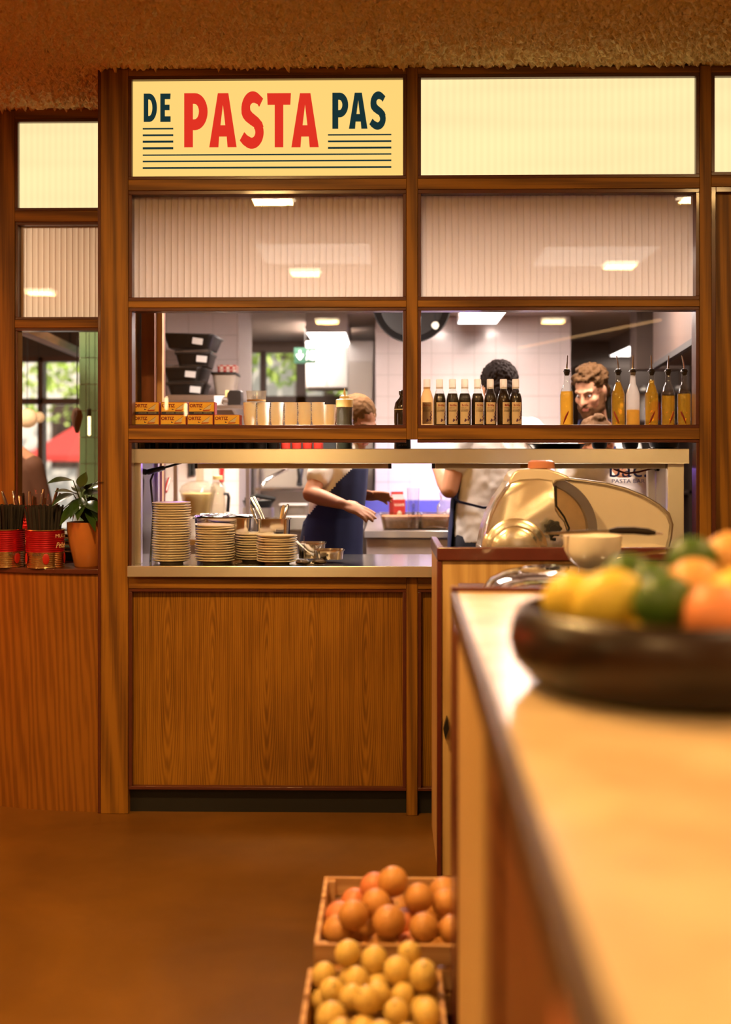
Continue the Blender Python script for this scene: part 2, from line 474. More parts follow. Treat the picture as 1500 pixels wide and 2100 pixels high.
STUCCO = mat('popcorn_stucco', (.70, .54, .24), .95, noise_amt=.3, nscale=90, bump=.7, bscale=170)
def stucco():
    mb = MB()
    X0, X1, Y0, Y1, st = -1.95, 1.75, -1.35, .62, .0066
    nx = int((X1 - X0) / st); ny = int((Y1 - Y0) / st)
    vs = []
    for j in range(ny + 1):
        for i in range(nx + 1):
            x = X0 + (X1 - X0) * i / nx; y = Y0 + (Y1 - Y0) * j / ny
            p = Vector((x, y, 0))
            a = noise.noise(p * 58); b = noise.noise(p * 115 + Vector((9, 3, 1))); c = noise.noise(p * 9)
            h = .025 * max(-.5, a) + .012 * b + .004 * c
            vs.append((x + .004 * b, y + .004 * a, CEIL + .006 - h * 1.15))
    fs = [(j * (nx + 1) + i, j * (nx + 1) + i + 1, (j + 1) * (nx + 1) + i + 1, (j + 1) * (nx + 1) + i) for j in range(ny) for i in range(nx)]
    mb.add(vs, fs)
    me = mb.mesh('stucco', [STUCCO], 0, fix=False); me.shade_smooth()
    return me
cl = struct('ceiling', MB().box(-5, 4.2, -10, 0.62, CEIL + .02, CEIL + .15), STUCCO, 'rough brown stucco ceiling over the dining room')
part('stucco_relief', stucco(), STUCCO, cl)

WALLM = mat('warm_plaster', (.42, .27, .15), .9, bump=.2)
struct('wall_back', MB().box(-5, 4.2, -10.1, -10, 0, 3), WALLM, 'plaster wall at the rear of the dining room')
struct('wall_left', MB().box(-5.1, -5, -10, 6.6, 0, 3), WALLM, 'plaster side wall of the dining room and hall')
struct('wall_right', MB().box(4.2, 4.3, -10, 6.6, 0, 3), WALLM, 'plaster wall beyond the bar')

# ---- the pass: posts and rails
zr = lambda py, y=0.0: PZ(py, y, 845)
xp = lambda px, y=0.0: PX(px, y)
TD = .075
tn = [0]
def trim(mb, mats, label):
    tn[0] += 1
    return struct('trim_%d' % tn[0], mb, mats, label, bev=.002)
XA0, XA1, XM0, XM1, XB1, XR1 = xp(263), xp(834), xp(834), xp(857), xp(1436), xp(1460)
t = trim(MB().box(xp(206.5), XA0, 0, .10, 0, CEIL).box(xp(206.5), xp(226), .10, .62, 0, CEIL), OAK, 'broad oak post between the curved cabinet and the pass')
part('edge_strip', MB().box(xp(200), xp(206.5), .004, .6, 0, CEIL), BEAD, t, 'dark red edge strip', bev=.002)
trim(MB().box(XM0, XM1, 0, TD, 0, CEIL), OAK, 'oak mullion between the lit sign and the blank light panel')
trim(MB().box(XB1, XR1, 0, TD, 0, CEIL), OAK, 'oak post beside the tall brown wood panel')
rows = [(366, 388, 'below the lit panels'), (616, 629.5, 'below the ribbed panels'), (878.5, 901, 'below the clear panes'), (1184, 1208.5, 'below the steel counter')]
for a, b, s in rows:
    for x0, x1, w_ in ((XA0, XM0, 'under the sign'), (XM1, XB1, 'in the bay beside the mullion')):
        trim(MB().box(x0, x1, .001, TD, zr(b), zr(a)), OAKH, 'oak rail %s %s' % (s, w_))
    if a == 878.5:
        pass
for x0, x1, s in ((XA0, XM0, 'over the sign'), (XM1, XB1, 'over the blank light panel'), (XR1, xp(1800), 'over the far light panel')):
    trim(MB().box(x0, x1, .001, TD, zr(152), CEIL), OAKH, 'oak head rail %s' % s)
trim(MB().box(XR1, xp(1800), .001, TD, zr(385), zr(362)), OAKH, 'oak rail between the far light panel and the tall panel')
# shelf boards behind the clear panes
SILL_Z = PZ(876.5, .12)
for x0, x1, w_ in ((XA0, XM0 + .02, 'holding the tin boxes'), (XM0 + .02, XB1, 'holding the oil bottles')):
    trim(MB().box(x0, x1, TD + .001, .235, SILL_Z - .022, SILL_Z), OAKH, 'oak shelf board behind the pane %s' % w_)

def beads(parent, x0, x1, z0, z1, y0, y1, wx, wz=None, mats=BEAD):
    """four dark strips inside an opening"""
    wz = wz or wx
    for a in ((x0, x1, z1 - wz, z1), (x0, x1, z0, z0 + wz), (x0, x0 + wx, z0 + wz, z1 - wz), (x1 - wx, x1, z0 + wz, z1 - wz)):
        part('bead', MB().box(a[0], a[1], y0, y1, a[2], a[3]), mats, parent, bev=.0015)

def ribbed_mesh(x0, x1, z0, z1, y, pitch=.0245):
    mb = MB(); n = max(2, int((x1 - x0) / pitch)); k = 8
    vs = []; fs = []
    tot = n * k
    for i in range(tot + 1):
        x = x0 + (x1 - x0) * i / tot; ph = (i % k) / k
        yy = y + .008 + (.0022 if i % k == 0 else 0) - .0018 * math.sin(PI * ph)
        vs += [(x, yy, z0), (x, yy, z1)]
    for i in range(tot): fs.append((2 * i, 2 * i + 2, 2 * i + 3, 2 * i + 1))
    mb.add(vs, fs)
    return mb

wn = [0]
def window(label):
    wn[0] += 1
    return sroot('window_%d' % wn[0], label)
PY = .045
GLOW = emitter('lit_panel', (1, .775, .385), 1.12, True)
SIGNGLOW = emitter('sign_face', (1, .66, .19), 1.02)
SIGNRED = emitter('sign_red', (.80, .035, .018), .95)
SIGNGREEN = emitter('sign_green', (.010, .032, .034), 1)

def lit(name, label, cat, x0, x1, z0, z1, y, glow):
    r = thing(name, label, cat, ((x0 + x1) / 2, y, (z0 + z1) / 2))
    hx, hz = (x1 - x0) / 2, (z1 - z0) / 2
    part('face_panel', MB().box(-hx + .004, hx - .004, .025, .032, -hz + .004, hz - .004), glow, r, smooth=0)
    part('back_box', MB().box(-hx + .002, hx - .002, .034, .10, -hz + .002, hz - .002), WHITEP, r, smooth=0)
    for a in ((-hx, hx, hz - .013, hz), (-hx, hx, -hz, -hz + .013), (-hx, -hx + .013, -hz + .013, hz - .013), (hx - .013, hx, -hz + .013, hz - .013)):
        part('bead', MB().box(a[0], a[1], -.006, .02, a[2], a[3]), BEAD, r, bev=.0015)
    return r
Z1T, Z1B = zr(152), zr(366)
sign = lit('lightbox_sign', 'glowing yellow sign reading DE PASTA PAS in red and dark green', 'sign', XA0, XM0, Z1B, Z1T, .008, SIGNGLOW)
lit('blank_lightbox', 'long blank glowing cream panel beside the lettered sign', 'light', XM1, XB1, Z1B, Z1T, .008, GLOW)
lit('blank_lightbox', 'cream light panel at the edge above the tall wood panel', 'light', XR1, xp(1800), zr(362), Z1T, .008, GLOW)

# ---- sign lettering (outlines drawn in units of cap height)
def arc(cx, cy, rx, ry, a0, a1, n=14):
    return [(cx + rx * math.cos(math.radians(a0 + (a1 - a0) * i / n)), cy + ry * math.sin(math.radians(a0 + (a1 - a0) * i / n))) for i in range(n + 1)]
def outline_mesh(loops, mt):
    cu = bpy.data.curves.new('glyph', 'CURVE'); cu.dimensions = '2D'; cu.fill_mode = 'BOTH'; cu.extrude = .0008
    for lp in loops:
        sp = cu.splines.new('POLY'); sp.points.add(len(lp) - 1); sp.use_cyclic_u = True
        for q, (x, y) in zip(sp.points, lp): q.co = (x, y, 0, 1)
    o = bpy.data.objects.new('glyph', cu); COL.objects.link(o)
    me = bpy.data.meshes.new_from_object(o.evaluated_get(bpy.context.evaluated_depsgraph_get()))
    bpy.data.objects.remove(o); bpy.data.curves.remove(cu)
    for v in me.vertices: v.co = (v.co.x, -v.co.z, v.co.y)
    me.materials.clear(); me.materials.append(mt)
    return me
def s_loop():
    # one closed outline of the heavy S (x right, y up, cap height 1)
    pts = [(.44, .90)]
    pts += arc(.245, .70, .215, .335, 55, 180, 14)
    pts += [(.035, .62), (.06, .55), (.11, .485), (.2, .415), (.27, .37)]
    pts += arc(.225, .275, .068, .10, 50, -100, 10)
    pts += [(.14, .22), (.085, .28), (0.0, .125), (.06, .05)]
    pts += arc(.225, .275, .225, .305, -115, 20, 14)
    pts += [(.45, .37), (.42, .46), (.35, .545), (.24, .635), (.2, .685)]
    pts += arc(.262, .745, .068, .078, 190, 60, 8)
    pts += [(.33, .80), (.365, .745)]
    return pts
def glyph(ch):
    if ch == 'P':
        o = [(0, 0), (.162, 0), (.162, .316)] + [(.2, .316)] + arc(.2, .658, .237, .342, -90, 90, 18) + [(0, 1)]
        h = [(.162, .515), (.19, .515)] + arc(.19, .66, .085, .145, -90, 90, 10) + [(.162, .805)]
        return [o, h], .437
    if ch == 'D':
        o = [(0, 0), (.2, 0)] + arc(.2, .5, .27, .5, -90, 90, 18) + [(0, 1)]
        h = [(.16, .205), (.19, .205)] + arc(.19, .5, .118, .295, -90, 90, 12) + [(.16, .795)]
        return [o, h], .47
    if ch == 'A':
        return [[(0, 0), (.168, 0), (.182, .198), (.322, .198), (.338, 0), (.505, 0), (.352, 1), (.158, 1)], [(.206, .405), (.296, .405), (.252, .79)]], .505
    if ch == 'T':
        return [[(.145, 0), (.307, 0), (.307, .785), (.44, .785), (.452, 1), (0, 1), (.01, .785), (.145, .785)]], .452
    if ch == 'E':
        return [[(0, 0), (.362, 0), (.362, .195), (.16, .195), (.16, .415), (.325, .415), (.325, .605), (.16, .605), (.16, .805), (.35, .805), (.362, 1), (0, 1)]], .362
    return [s_loop()], .45
SY = .008 + .0235
sloc = sign.location
def letter(ch, px0, px1, py0, py1, mt, lab):
    lp, wd = glyph(ch)
    x0, z0 = P(px0, py1, SY); x1, z1 = P(px1, py0, SY)
    sx, sz = (x1 - x0) / wd, (z1 - z0)
    me = outline_mesh([[(x * sx, y * sz) for x, y in l] for l in lp], mt)
    link('letter', me, sign, (x0 - sloc.x, SY - sloc.y, z0 - sloc.z), label=lab)
for ch, a, b in (('P', 378, 426), ('A', 429.5, 485.5), ('S', 492, 541), ('T', 548, 597), ('A', 598, 654)):
    letter(ch, a, b, 191 - (0 if ch != 'S' else 0), 302, SIGNRED, 'red letter %s' % ch)
for ch, a, b in (('D', 295, 322), ('E', 329, 350)):
    letter(ch, a, b, 192, 250, SIGNGREEN, 'dark green letter %s' % ch)
for ch, a, b in (('P', 682, 714.5), ('A', 716, 754), ('S', 758, 791.5)):
    letter(ch, a, b, 190, 264, SIGNGREEN, 'dark green letter %s' % ch)
for a, b, ys in ((293, 355.5, ((264, 3.4), (277.3, 3.8), (290.6, 4.4), (304, 4.6))), (673, 803, ((276.3, 3.4), (289.7, 4), (303, 4.5))), (293, 803, ((317, 5), (330, 5.4), (343.6, 5.8)))):
    for cy, h in ys:
        x0, z0 = P(a, cy + h / 2, SY); x1, z1 = P(b, cy - h / 2, SY)
        part('stripe', MB().box(x0 - sloc.x, x1 - sloc.x, SY - sloc.y - .001, SY - sloc.y + .001, z0 - sloc.z, z1 - sloc.z), SIGNGREEN, sign, smooth=0)

# ---- ribbed and clear panes of the two bays
for x0, x1, s in ((XA0, XM0, 'below the lettered sign'), (XM1, XB1, 'below the blank light panel')):
    r = window('ribbed translucent pane %s' % s)
    z0, z1 = zr(616), zr(388)
    part('ribbed_sheet', ribbed_mesh(x0 + .008, x1 - .008, z0 + .008, z1 - .008, PY), RIBBED, r, smooth=60)
    part('face_sheet', MB().add([(x0 + .008, PY, z0 + .008), (x1 - .008, PY, z0 + .008), (x1 - .008, PY, z1 - .008), (x0 + .008, PY, z1 - .008)], [(0, 1, 2, 3)]), SHEET, r, smooth=0)
    beads(r, x0, x1, z0, z1, .006, .07, .013, .015)
    r = window('clear pane in front of the %s' % ('yellow tin boxes' if x0 == XA0 else 'dark glaze and oil bottles'))
    z0, z1 = zr(878.5), zr(629.5)
    part('glass_pane', MB().box(x0 + .006, x1 - .006, PY, PY + .004, z0 + .006, z1 - .006), GLASS, r, smooth=0)
    beads(r, x0, x1, z0, z1, .006, .07, .013, .013)
    r = window('open serving hatch %s' % ('over the plate stacks' if x0 == XA0 else 'behind the slicer'))
    z0, z1 = zr(1162), zr(901)
    for a in ((x0, x1, z1 - .012, z1), (x0, x0 + .012, z0, z1 - .012), (x1 - .012, x1, z0, z1 - .012)):
        if abs(a[0] - x1 + .012) < 1e-6 and x0 == XA0: continue
        if a[1] == x0 + .012 and x0 == XM1: continue
        part('bead', MB().box(a[0], a[1], .006, .07, a[2], a[3]), BEAD, r, bev=.0015)
# the mullion stops at the hatch: it is interrupted between the rail and the counter
m_ = [o for o in COL.objects if o.name == 'trim_2'][0]
m_.data = MB().box(XM0, XM1, 0, TD, zr(901), CEIL).box(XM0, XM1, 0, TD, 0, zr(1184)).mesh('mullion', [OAK])
# ---- low front: veneer panels and kick
ZK = zr(1623)
fr = sroot('wall_front', 'low oak veneer front under the steel counter')
for x0, x1 in ((XA0, XM0), (XM1, XB1)):
    part('veneer_panel', MB().box(x0 + .01, x1 - .01, .03, .05, ZK + .01, zr(1208.5)), PANEL, fr, smooth=0)
    beads(fr, x0, x1, ZK, zr(1208.5), .004, .045, .014, .012)
    part('kick_board', MB().box(x0, x1, .035, .06, 0, ZK), KICK, fr, 'black kick board', smooth=0)
tp = sroot('wall_panel', 'tall brown wood panel at the edge beyond the post')
part('veneer_panel', MB().box(XR1 + .012, xp(1800), .03, .05, 0, zr(396)), OAK, tp, smooth=0)
part('bead', MB().box(XR1, XR1 + .018, .004, .045, 0, zr(385)), BEAD, tp, bev=.0015)
part('bead', MB().box(XR1 + .018, xp(1800), .004, .045, zr(396), zr(385)), BEAD, tp, bev=.0015)
struct('wall_inner', MB().box(xp(1800), 4.2, 0, .1, 0, 3), WALLM, 'plaster wall beyond the tall panel')

# ---- left bay, set back above the curved cabinet
YL = .52
lx = lambda px: PX(px, YL)
lz = lambda py: PZ(py, YL, 120)
LX0, LX1 = lx(30), lx(206) + .02
LEDGE = PZ(1168, .0, 190)
trim(MB().box(lx(-260), LX0, YL, YL + .08, LEDGE, CEIL), OAK, 'broad oak board left of the small bay window')
for a, b, s in ((222, 243, 'head rail over the small light panel'), (432, 454.5, 'rail between small light panel and ribbed pane'), (655.5, 672, 'rail over the small clear window')):
    trim(MB().box(LX0, LX1, YL + .001, YL + .08, lz(b), lz(a)), OAKH, 'oak %s' % s)
trim(MB().box(lx(-260), LX1, YL + .001, YL + .08, LEDGE - .12, LEDGE + .03), OAKH, 'oak sill rail behind the red tins')
lit('blank_lightbox', 'small glowing cream panel over the curved cabinet', 'light', LX0, LX1, lz(432), lz(243), YL + .008, GLOW)
r = window('small ribbed translucent pane over the plant')
z0, z1 = lz(655.5), lz(454.5)
part('ribbed_sheet', ribbed_mesh(LX0 + .008, LX1 - .008, z0 + .008, z1 - .008, YL + PY), RIBBED, r, smooth=60)
part('face_sheet', MB().add([(LX0 + .008, YL + PY, z0 + .008), (LX1 - .008, YL + PY, z0 + .008), (LX1 - .008, YL + PY, z1 - .008), (LX0 + .008, YL + PY, z1 - .008)], [(0, 1, 2, 3)]), SHEET, r, smooth=0)
beads(r, LX0, LX1, z0, z1, YL + .006, YL + .07, .012, .012)
r = window('small clear window looking through to the street')
z0, z1 = LEDGE + .03, lz(672)
part('glass_pane', MB().box(LX0 + .006, LX1 - .006, YL + PY, YL + PY + .004, z0 + .006, z1 - .006), GLASS, r, smooth=0)
beads(r, LX0, LX1, z0, z1, YL + .006, YL + .07, .012, .012)
# curved cabinet
cab = thing('curved_cabinet', 'curved wood veneer cabinet with dark red ledge under the red tins', 'cabinet')
X0c = xp(200.5)
def curve_y(x): return .012 + .42 * max(0, X0c - x) ** 2
xs_ = [X0c - i * .05 for i in range(23)]
front = [(x, curve_y(x)) for x in xs_]
def strip(z0, z1, off, thick):
    poly = [(x, y + off) for x, y in front] + [(x, y + off + thick) for x, y in reversed(front)]
    return MB().prism(poly, z0, z1, 'xy')
part('curved_panel', strip(0, LEDGE - .018, .012, .02), CABW, cab)
part('ledge', MB().prism([(x, y) for x, y in front] + [(front[-1][0], YL + .02), (X0c, YL + .02)], LEDGE - .02, LEDGE, 'xy'), BEAD, cab, 'dark red ledge', bev=.003)

# ---- kitchen shell
TILEW = mat('white_tile', (.74, .64, .62), .3, noise_amt=.04, coat=.2)
TILEG = mat('green_tile', (.10, .17, .085), .15, noise_amt=.25, nscale=8, coat=.4)
GROUT = mat('grout', (.45, .38, .34), .9)
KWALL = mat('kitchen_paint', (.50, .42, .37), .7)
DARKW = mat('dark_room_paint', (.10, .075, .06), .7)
def tiles(parent, x0, x1, z0, z1, y, tw, th, mt, gap=.003, ox=0, oz=0):
    """square tiles set proud of the wall, one object each, sharing meshes"""
    cache = {}
    i = math.floor((x0 - ox) / tw)
    while ox + i * tw < x1 - .004:
        a = max(x0, ox + i * tw); b = min(x1, ox + (i + 1) * tw)
        j = math.floor((z0 - oz) / th)
        while oz + j * th < z1 - .004:
            c = max(z0, oz + j * th); d = min(z1, oz + (j + 1) * th)
            k = (round(b - a, 4), round(d - c, 4))
            if b - a > .01 and d - c > .01:
                if k not in cache:
                    cache[k] = MB().box(gap / 2, k[0] - gap / 2, -.006, 0, gap / 2, k[1] - gap / 2).mesh('tile', [mt], 0)
                o = link('tile', cache[k], parent, (a, y, c), bev=0)
                o.rotation_euler = (rnd.uniform(-.004, .004), 0, rnd.uniform(-.004, .004))
            j += 1
        i += 1
wt = struct('wall_tiled', MB().box(PX(770, 3.8), PX(1171, 3.8), 3.8, 4.1, 0, KC), GROUT, 'white tiled kitchen wall behind the worktable')
tiles(wt, PX(770, 3.8), PX(1171, 3.8), .95, KC, 3.8, .15, .15, TILEW, ox=PX(885, 3.8), oz=PZ(681, 3.8))
wp = struct('wall_pier', MB().box(PX(340, 2.8), PX(490, 2.8), 2.8, 3.5, 0, KC), GROUT, 'white tiled pier behind the black tubs')
tiles(wp, PX(340, 2.8), PX(490, 2.8), .8, KC, 2.8, .15, .15, TILEW, ox=PX(387, 2.8), oz=PZ(687, 2.8))
gc = struct('wall_column', MB().box(PX(163, 2.25), PX(268, 2.25), 2.25, 3.5, 0, CEIL), GROUT, 'green tiled column seen through the small window')
tiles(gc, PX(163, 2.25), PX(268, 2.25), .6, 2.3, 2.25, .0515, .1515, TILEG, gap=.004, ox=PX(177, 2.25), oz=PZ(733, 2.25))
struct('wall_hall', MB().prism([(xp(206) - .035, .62), (xp(206) + .02, .62), (PX(262, 2.25), 2.25), (PX(232, 2.25), 2.25)], 0, CEIL, 'xy'), OAK, 'wood side wall between kitchen and hall')
struct('wall_lintel', MB().box(-1.1, 2.7, .115, .14, KC, CEIL), KWALL, 'wall strip above the kitchen ceiling')
struct('ceiling_kitchen', MB().box(-1.06, 4.2, .115, 6.6, KC, KC + .06).box(-1.36, -1.06, 1.9, 6.6, KC, KC + .06), KWALL, 'pale kitchen ceiling')
struct('ceiling_hall', MB().box(-5, -1.0, .60, 6.6, CEIL, CEIL + .06), WALLM, 'dim ceiling of the hall')
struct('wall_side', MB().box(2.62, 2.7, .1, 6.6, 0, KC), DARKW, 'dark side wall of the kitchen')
# far wall of the kitchen with windows to the street
YB = 5.6
bx = lambda px: PX(px, YB)
bz = lambda py: PZ(py, YB)
FRAMEW = mat('dark_window_frame', (.05, .028, .018), .5)
bw = struct('wall_far', MB().box(bx(440), bx(515), YB, YB + .1, 0, KC).box(bx(515), bx(765), YB, YB + .1, bz(722), KC).box(bx(440), bx(765), YB, YB + .1, 0, bz(835))
            .box(bx(765), 2.62, YB, YB + .1, 0, KC), mat('far_wall_paint', (.24, .19, .16), .7), 'far kitchen wall with street windows')
for a, b in ((534, 546), (608, 628), (712, 722)):
    part('window_frame', MB().box(bx(a), bx(b), YB - .02, YB + .06, bz(835), bz(720)), FRAMEW, bw)
part('window_frame', MB().box(bx(515), bx(765), YB - .02, YB + .06, bz(835), bz(812)), FRAMEW, bw)
for a, b in ((515, 534), (546, 608), (628, 712), (722, 765)):
    part('pane', MB().box(bx(a), bx(b), YB + .02, YB + .024, bz(812), bz(722)), GLASS, bw, smooth=0)
# hall wall with big street windows
YH = 5.2
hx = lambda px: PX(px, YH); hz = lambda py: PZ(py, YH, 100)
hw = struct('wall_street', MB().box(-5, hx(200), YH, YH + .12, hz(735), CEIL).box(-5, hx(200), YH, YH + .12, 0, hz(1085)), DARKW, 'street front of the hall with wooden windows')
BROWNF = mat('brown_window_frame', (.10, .04, .02), .45)
for a, b in ((79, 90), (-60, -49), (200, 210)):
    part('window_frame', MB().box(hx(a), hx(b), YH - .03, YH + .08, hz(1085), hz(733)), BROWNF, hw)
part('window_frame', MB().box(-5, hx(200), YH - .03, YH + .08, hz(829), hz(817)), BROWNF, hw)
part('window_frame', MB().box(-5, hx(200), YH - .03, YH + .08, hz(742), hz(731)), BROWNF, hw)
for a, b in ((-400, -60), (-49, 79), (90, 200)):
    for c, d in ((817, 742), (1085, 829)):
        part('pane', MB().box(hx(a), hx(b), YH + .02, YH + .024, hz(c), hz(d)), GLASS, hw, smooth=0)
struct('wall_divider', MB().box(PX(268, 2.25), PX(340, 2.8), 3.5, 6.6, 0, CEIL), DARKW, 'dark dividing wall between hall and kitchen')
# street
PAVE = mat('street_paving', (.36, .34, .32), .9)
struct('ground', MB().box(-25, 25, 6.6, 40, -.2, -.1), PAVE, 'pale street paving outside')
# ------------------------------------------------------------------ the pass: counter and heated shelf
CT_Z = PZ(1162, -.03)                       # steel counter top
ctop = thing('steel_counter', 'brushed steel pass counter carrying the plate stacks', 'counter')
cz0 = PZ(1184, -.03)
part('worktop', MB().box(XA0 + .003, XB1 - .003, -.03, .55, CT_Z - .004, CT_Z), STEELT, ctop, smooth=0)
part('front_edge', MB().box(XA0 + .003, XB1 - .003, -.032, -.022, cz0, CT_Z + .001), STEEL, ctop, smooth=0, bev=.002)
part('support_body', MB().box(XA0 + .01, XB1 - .01, .09, .53, .10, CT_Z - .006), STEELD, ctop, smooth=0)
GY0, GY1 = .045, .46
GZ1, GZ0 = PZ(920, GY0), PZ(950.5, GY0)
GX0, GX1 = PX(268, GY0), PX(1415, GY0)
gan = thing('heated_shelf', 'brushed steel heated shelf spanning the hatch above the plates', 'shelf')
part('front_lip', MB().box(GX0, GX1, GY0, GY0 + .006, GZ0, GZ1), STEEL, gan, smooth=0, bev=.002)
part('shelf_plate', MB().box(GX0, GX1, GY0 + .006, GY1, GZ1 - .012, GZ1 - .004), STEELT, gan, smooth=0)
part('rear_lip', MB().box(GX0, GX1, GY1 - .006, GY1, GZ0, GZ1), STEEL, gan, smooth=0)
for a, b in ((271, 289), (1370, 1404)):
    part('upright', MB().box(PX(a, GY0 + .02), PX(b, GY0 + .02), GY0 + .02, GY0 + .055, CT_Z, GZ0 + .02), STEEL, gan, smooth=0, bev=.002)
    part('upright', MB().box(PX(a, GY0 + .02), PX(b, GY0 + .02), GY1 - .05, GY1 - .015, CT_Z, GZ0 + .02), STEEL, gan, smooth=0, bev=.002)
SMOKE = mat('dark_side_panel', (.05, .045, .05), .15, spec=.6)
part('side_panel', MB().box(PX(284, .1), PX(284, .1) + .006, GY0 + .06, GY1 - .055, CT_Z, GZ0 + .02), SMOKE, gan, 'dark glossy side panel', smooth=0)
part('side_panel', MB().box(PX(1383, .1), PX(1383, .1) + .006, GY0 + .06, GY1 - .055, CT_Z, GZ0 + .02), STEELD, gan, smooth=0)
HEAT = emitter('heat_tube', (1, .66, .36), 22)
for a, b in ((405, 797), (893, 1366)):
    y = .10
    x0, x1 = PX(a, y), PX(b, y)
    h = part('lamp_housing', MB().box(x0, x1, y, y + .004, PZ(961, y), PZ(946, y)).box(x0, x1, y + .046, y + .05, PZ(961, y), PZ(946, y)).box(x0, x1, y + .004, y + .046, PZ(948, y), PZ(946, y)), WHITEP, gan, 'pale lamp housing', smooth=0, bev=.003)
    part('heat_tube', MB().box(x0 + .02, x1 - .02, y + .016, y + .034, PZ(958, y), PZ(953, y)), HEAT, h, smooth=0)
    part('end_cap', MB().box(x1, x1 + .012, y + .01, y + .04, PZ(961, y), PZ(948, y)), BLACK, h)
    part('end_cap', MB().box(x0 - .012, x0, y + .01, y + .04, PZ(961, y), PZ(948, y)), BLACK, h)
    part('rating_label', MB().box(x0 + (.32 if a == 405 else .33), x0 + (.355 if a == 405 else .37), y - .001, y, PZ(959.5, y), PZ(952, y)), mat('amber_label', (.55, .32, .06), .6) if a != 405 else PAPER, h, smooth=0)
crd = thing('power_cord', 'black power cord looping from the shelf beside the tallest plates', 'cord')
part('cable', MB().tube([C(372, 949, 4.72), C(345, 957, 4.75), C(318, 964, 4.75), C(309, 985, 4.75), C(311, 1010, 4.75), C(315, 1050, 4.75), C(312, 1100, 4.75), C(309, 1150, 4.72)], .0045, 8), BLACK, crd)
part('plug_box', MB().cap(C(305, 968, 4.75), C(335, 960, 4.75), .012, .010), BLACK, crd)

# ---- plates
pl_prof = [(.0, .003), (.040, .003), (.042, .0), (.047, 0), (.049, .004), (.066, .0085), (.0785, .0125), (.080, .0145), (.079, .0165), (.074, .0160), (.060, .0115), (.045, .0075), (0, .0065)]
plate_me = MB().lathe(pl_prof, n=32).mesh('plate', [CERAM], 50)
def plate_stack(px, half, top, y, where, grp):
    x = PX(px, y); n = max(3, round((PZ(top, y, px) - CT_Z - .006) / .00965))
    sc_ = half / 2430 * (y + DIST) / .080
    for i in range(n):
        o = link('plate', plate_me, None, (x + rnd.gauss(0, .0011) + .0016 * math.sin(i * .7), y + rnd.gauss(0, .001), CT_Z + i * .00965), (rnd.gauss(0, .002), rnd.gauss(0, .006) + (.035 * (i / n) ** 3 if 'short' in where or 'second' in where else 0), rnd.uniform(0, 6)))
        o.scale = (sc_, sc_, 1)
        k = n - 1 - i
        lab = ('cream plate on top of the %s' % where) if k == 0 else ('cream plate at the bottom of the %s' % where if i == 0 else 'cream plate %s from the top in the %s' % (nth(k), where))
        tag(o, lab, 'plate', grp)
plate_stack(352, 39.5, 1032, .105, 'tallest plate stack', 'plates in the tallest stack')
plate_stack(440.5, 40.5, 1077, .108, 'second tallest plate stack', 'plates in the second tallest stack')
plate_stack(522, 41, 1093, .20, 'rear low plate stack', 'plates in the rear low stack')
plate_stack(568, 42, 1098, .085, 'short front plate stack', 'plates in the short front stack')

# ---- things on the pass counter behind the plates
def pan(name, label, px0, px1, top, bot, y, depth, lip=.012, content=None, group=None):
    x0, x1 = PX(px0, y), PX(px1, y); z1 = PZ(top, y, px0); z0 = PZ(bot, y, px0)
    r = thing(name, label, 'pan', ((x0 + x1) / 2, y + depth / 2, z0), 0, group)
    a, b, h = (x1 - x0) / 2, depth / 2, z1 - z0
    def rr(hw, hd, z, c=.02):
        out = []
        for cx, cy, a0 in ((hw - c, hd - c, 0), (-hw + c, hd - c, 90), (-hw + c, -hd + c, 180), (hw - c, -hd + c, 270)):
            for k in range(4):
                an = math.radians(a0 + 30 * k); out.append((cx + c * math.cos(an), cy + c * math.sin(an), z))
        return out
    part('tub', MB().loft([rr(a * .86, b * .86, 0), rr(a * .93, b * .93, h - .004), rr(a, b, h - .004), rr(a, b, h), rr(a * .91, b * .91, h), rr(a * .84, b * .84, .004)]), CHROME, r, smooth=40)
    if content: part('contents', MB().loft([rr(a * .88, b * .88, h * .6), rr(a * .88, b * .88, h * .62)]), content, r)
    return r, h, a, b
g1, h1, ga, gb = pan('gastro_pan', 'deep steel pan with foil covered top behind the second stack', 393, 514, 1062, 1150, .21, .22)
FOIL = mat('foil', (.75, .73, .7), .22, 1, bump=.8, bscale=60)
fm = MB()
nn = 14
fm.add([(-ga * .95 + 2 * ga * .95 * i / nn, -gb * .95 + 2 * gb * .95 * j / nn, h1 + .004 + .012 * noise.noise((i * 1.7, j * 2.1, 3))) for j in range(nn + 1) for i in range(nn + 1)],
       [(j * (nn + 1) + i, j * (nn + 1) + i + 1, (j + 1) * (nn + 1) + i + 1, (j + 1) * (nn + 1) + i) for j in range(nn) for i in range(nn)])
part('foil_cover', fm, FOIL, g1, 'crinkled foil cover')
g2, h2, _, _ = pan('utensil_pan', 'small steel insert holding tongs and spatulas', 524, 594, 1064, 1150, .25, .12)
pan('steel_tray', 'low steel tray behind the rear low plate stack', 487, 588, 1094, 1146, .32, .14)
ton = thing('steel_tongs', 'steel tongs standing in the small insert', 'tongs')
for a in ((545, 1062, 515, 1020), (550, 1062, 521, 1018)):
    p, q = C(a[0], a[1] + 20, 4.82), C(a[2], a[3], 4.84)
    part('arm', MB().tube([p, p.lerp(q, .5) + Vector((.004, 0, 0)), q], [.003, .005, .005], 8, flat=.35), CHROME, ton)
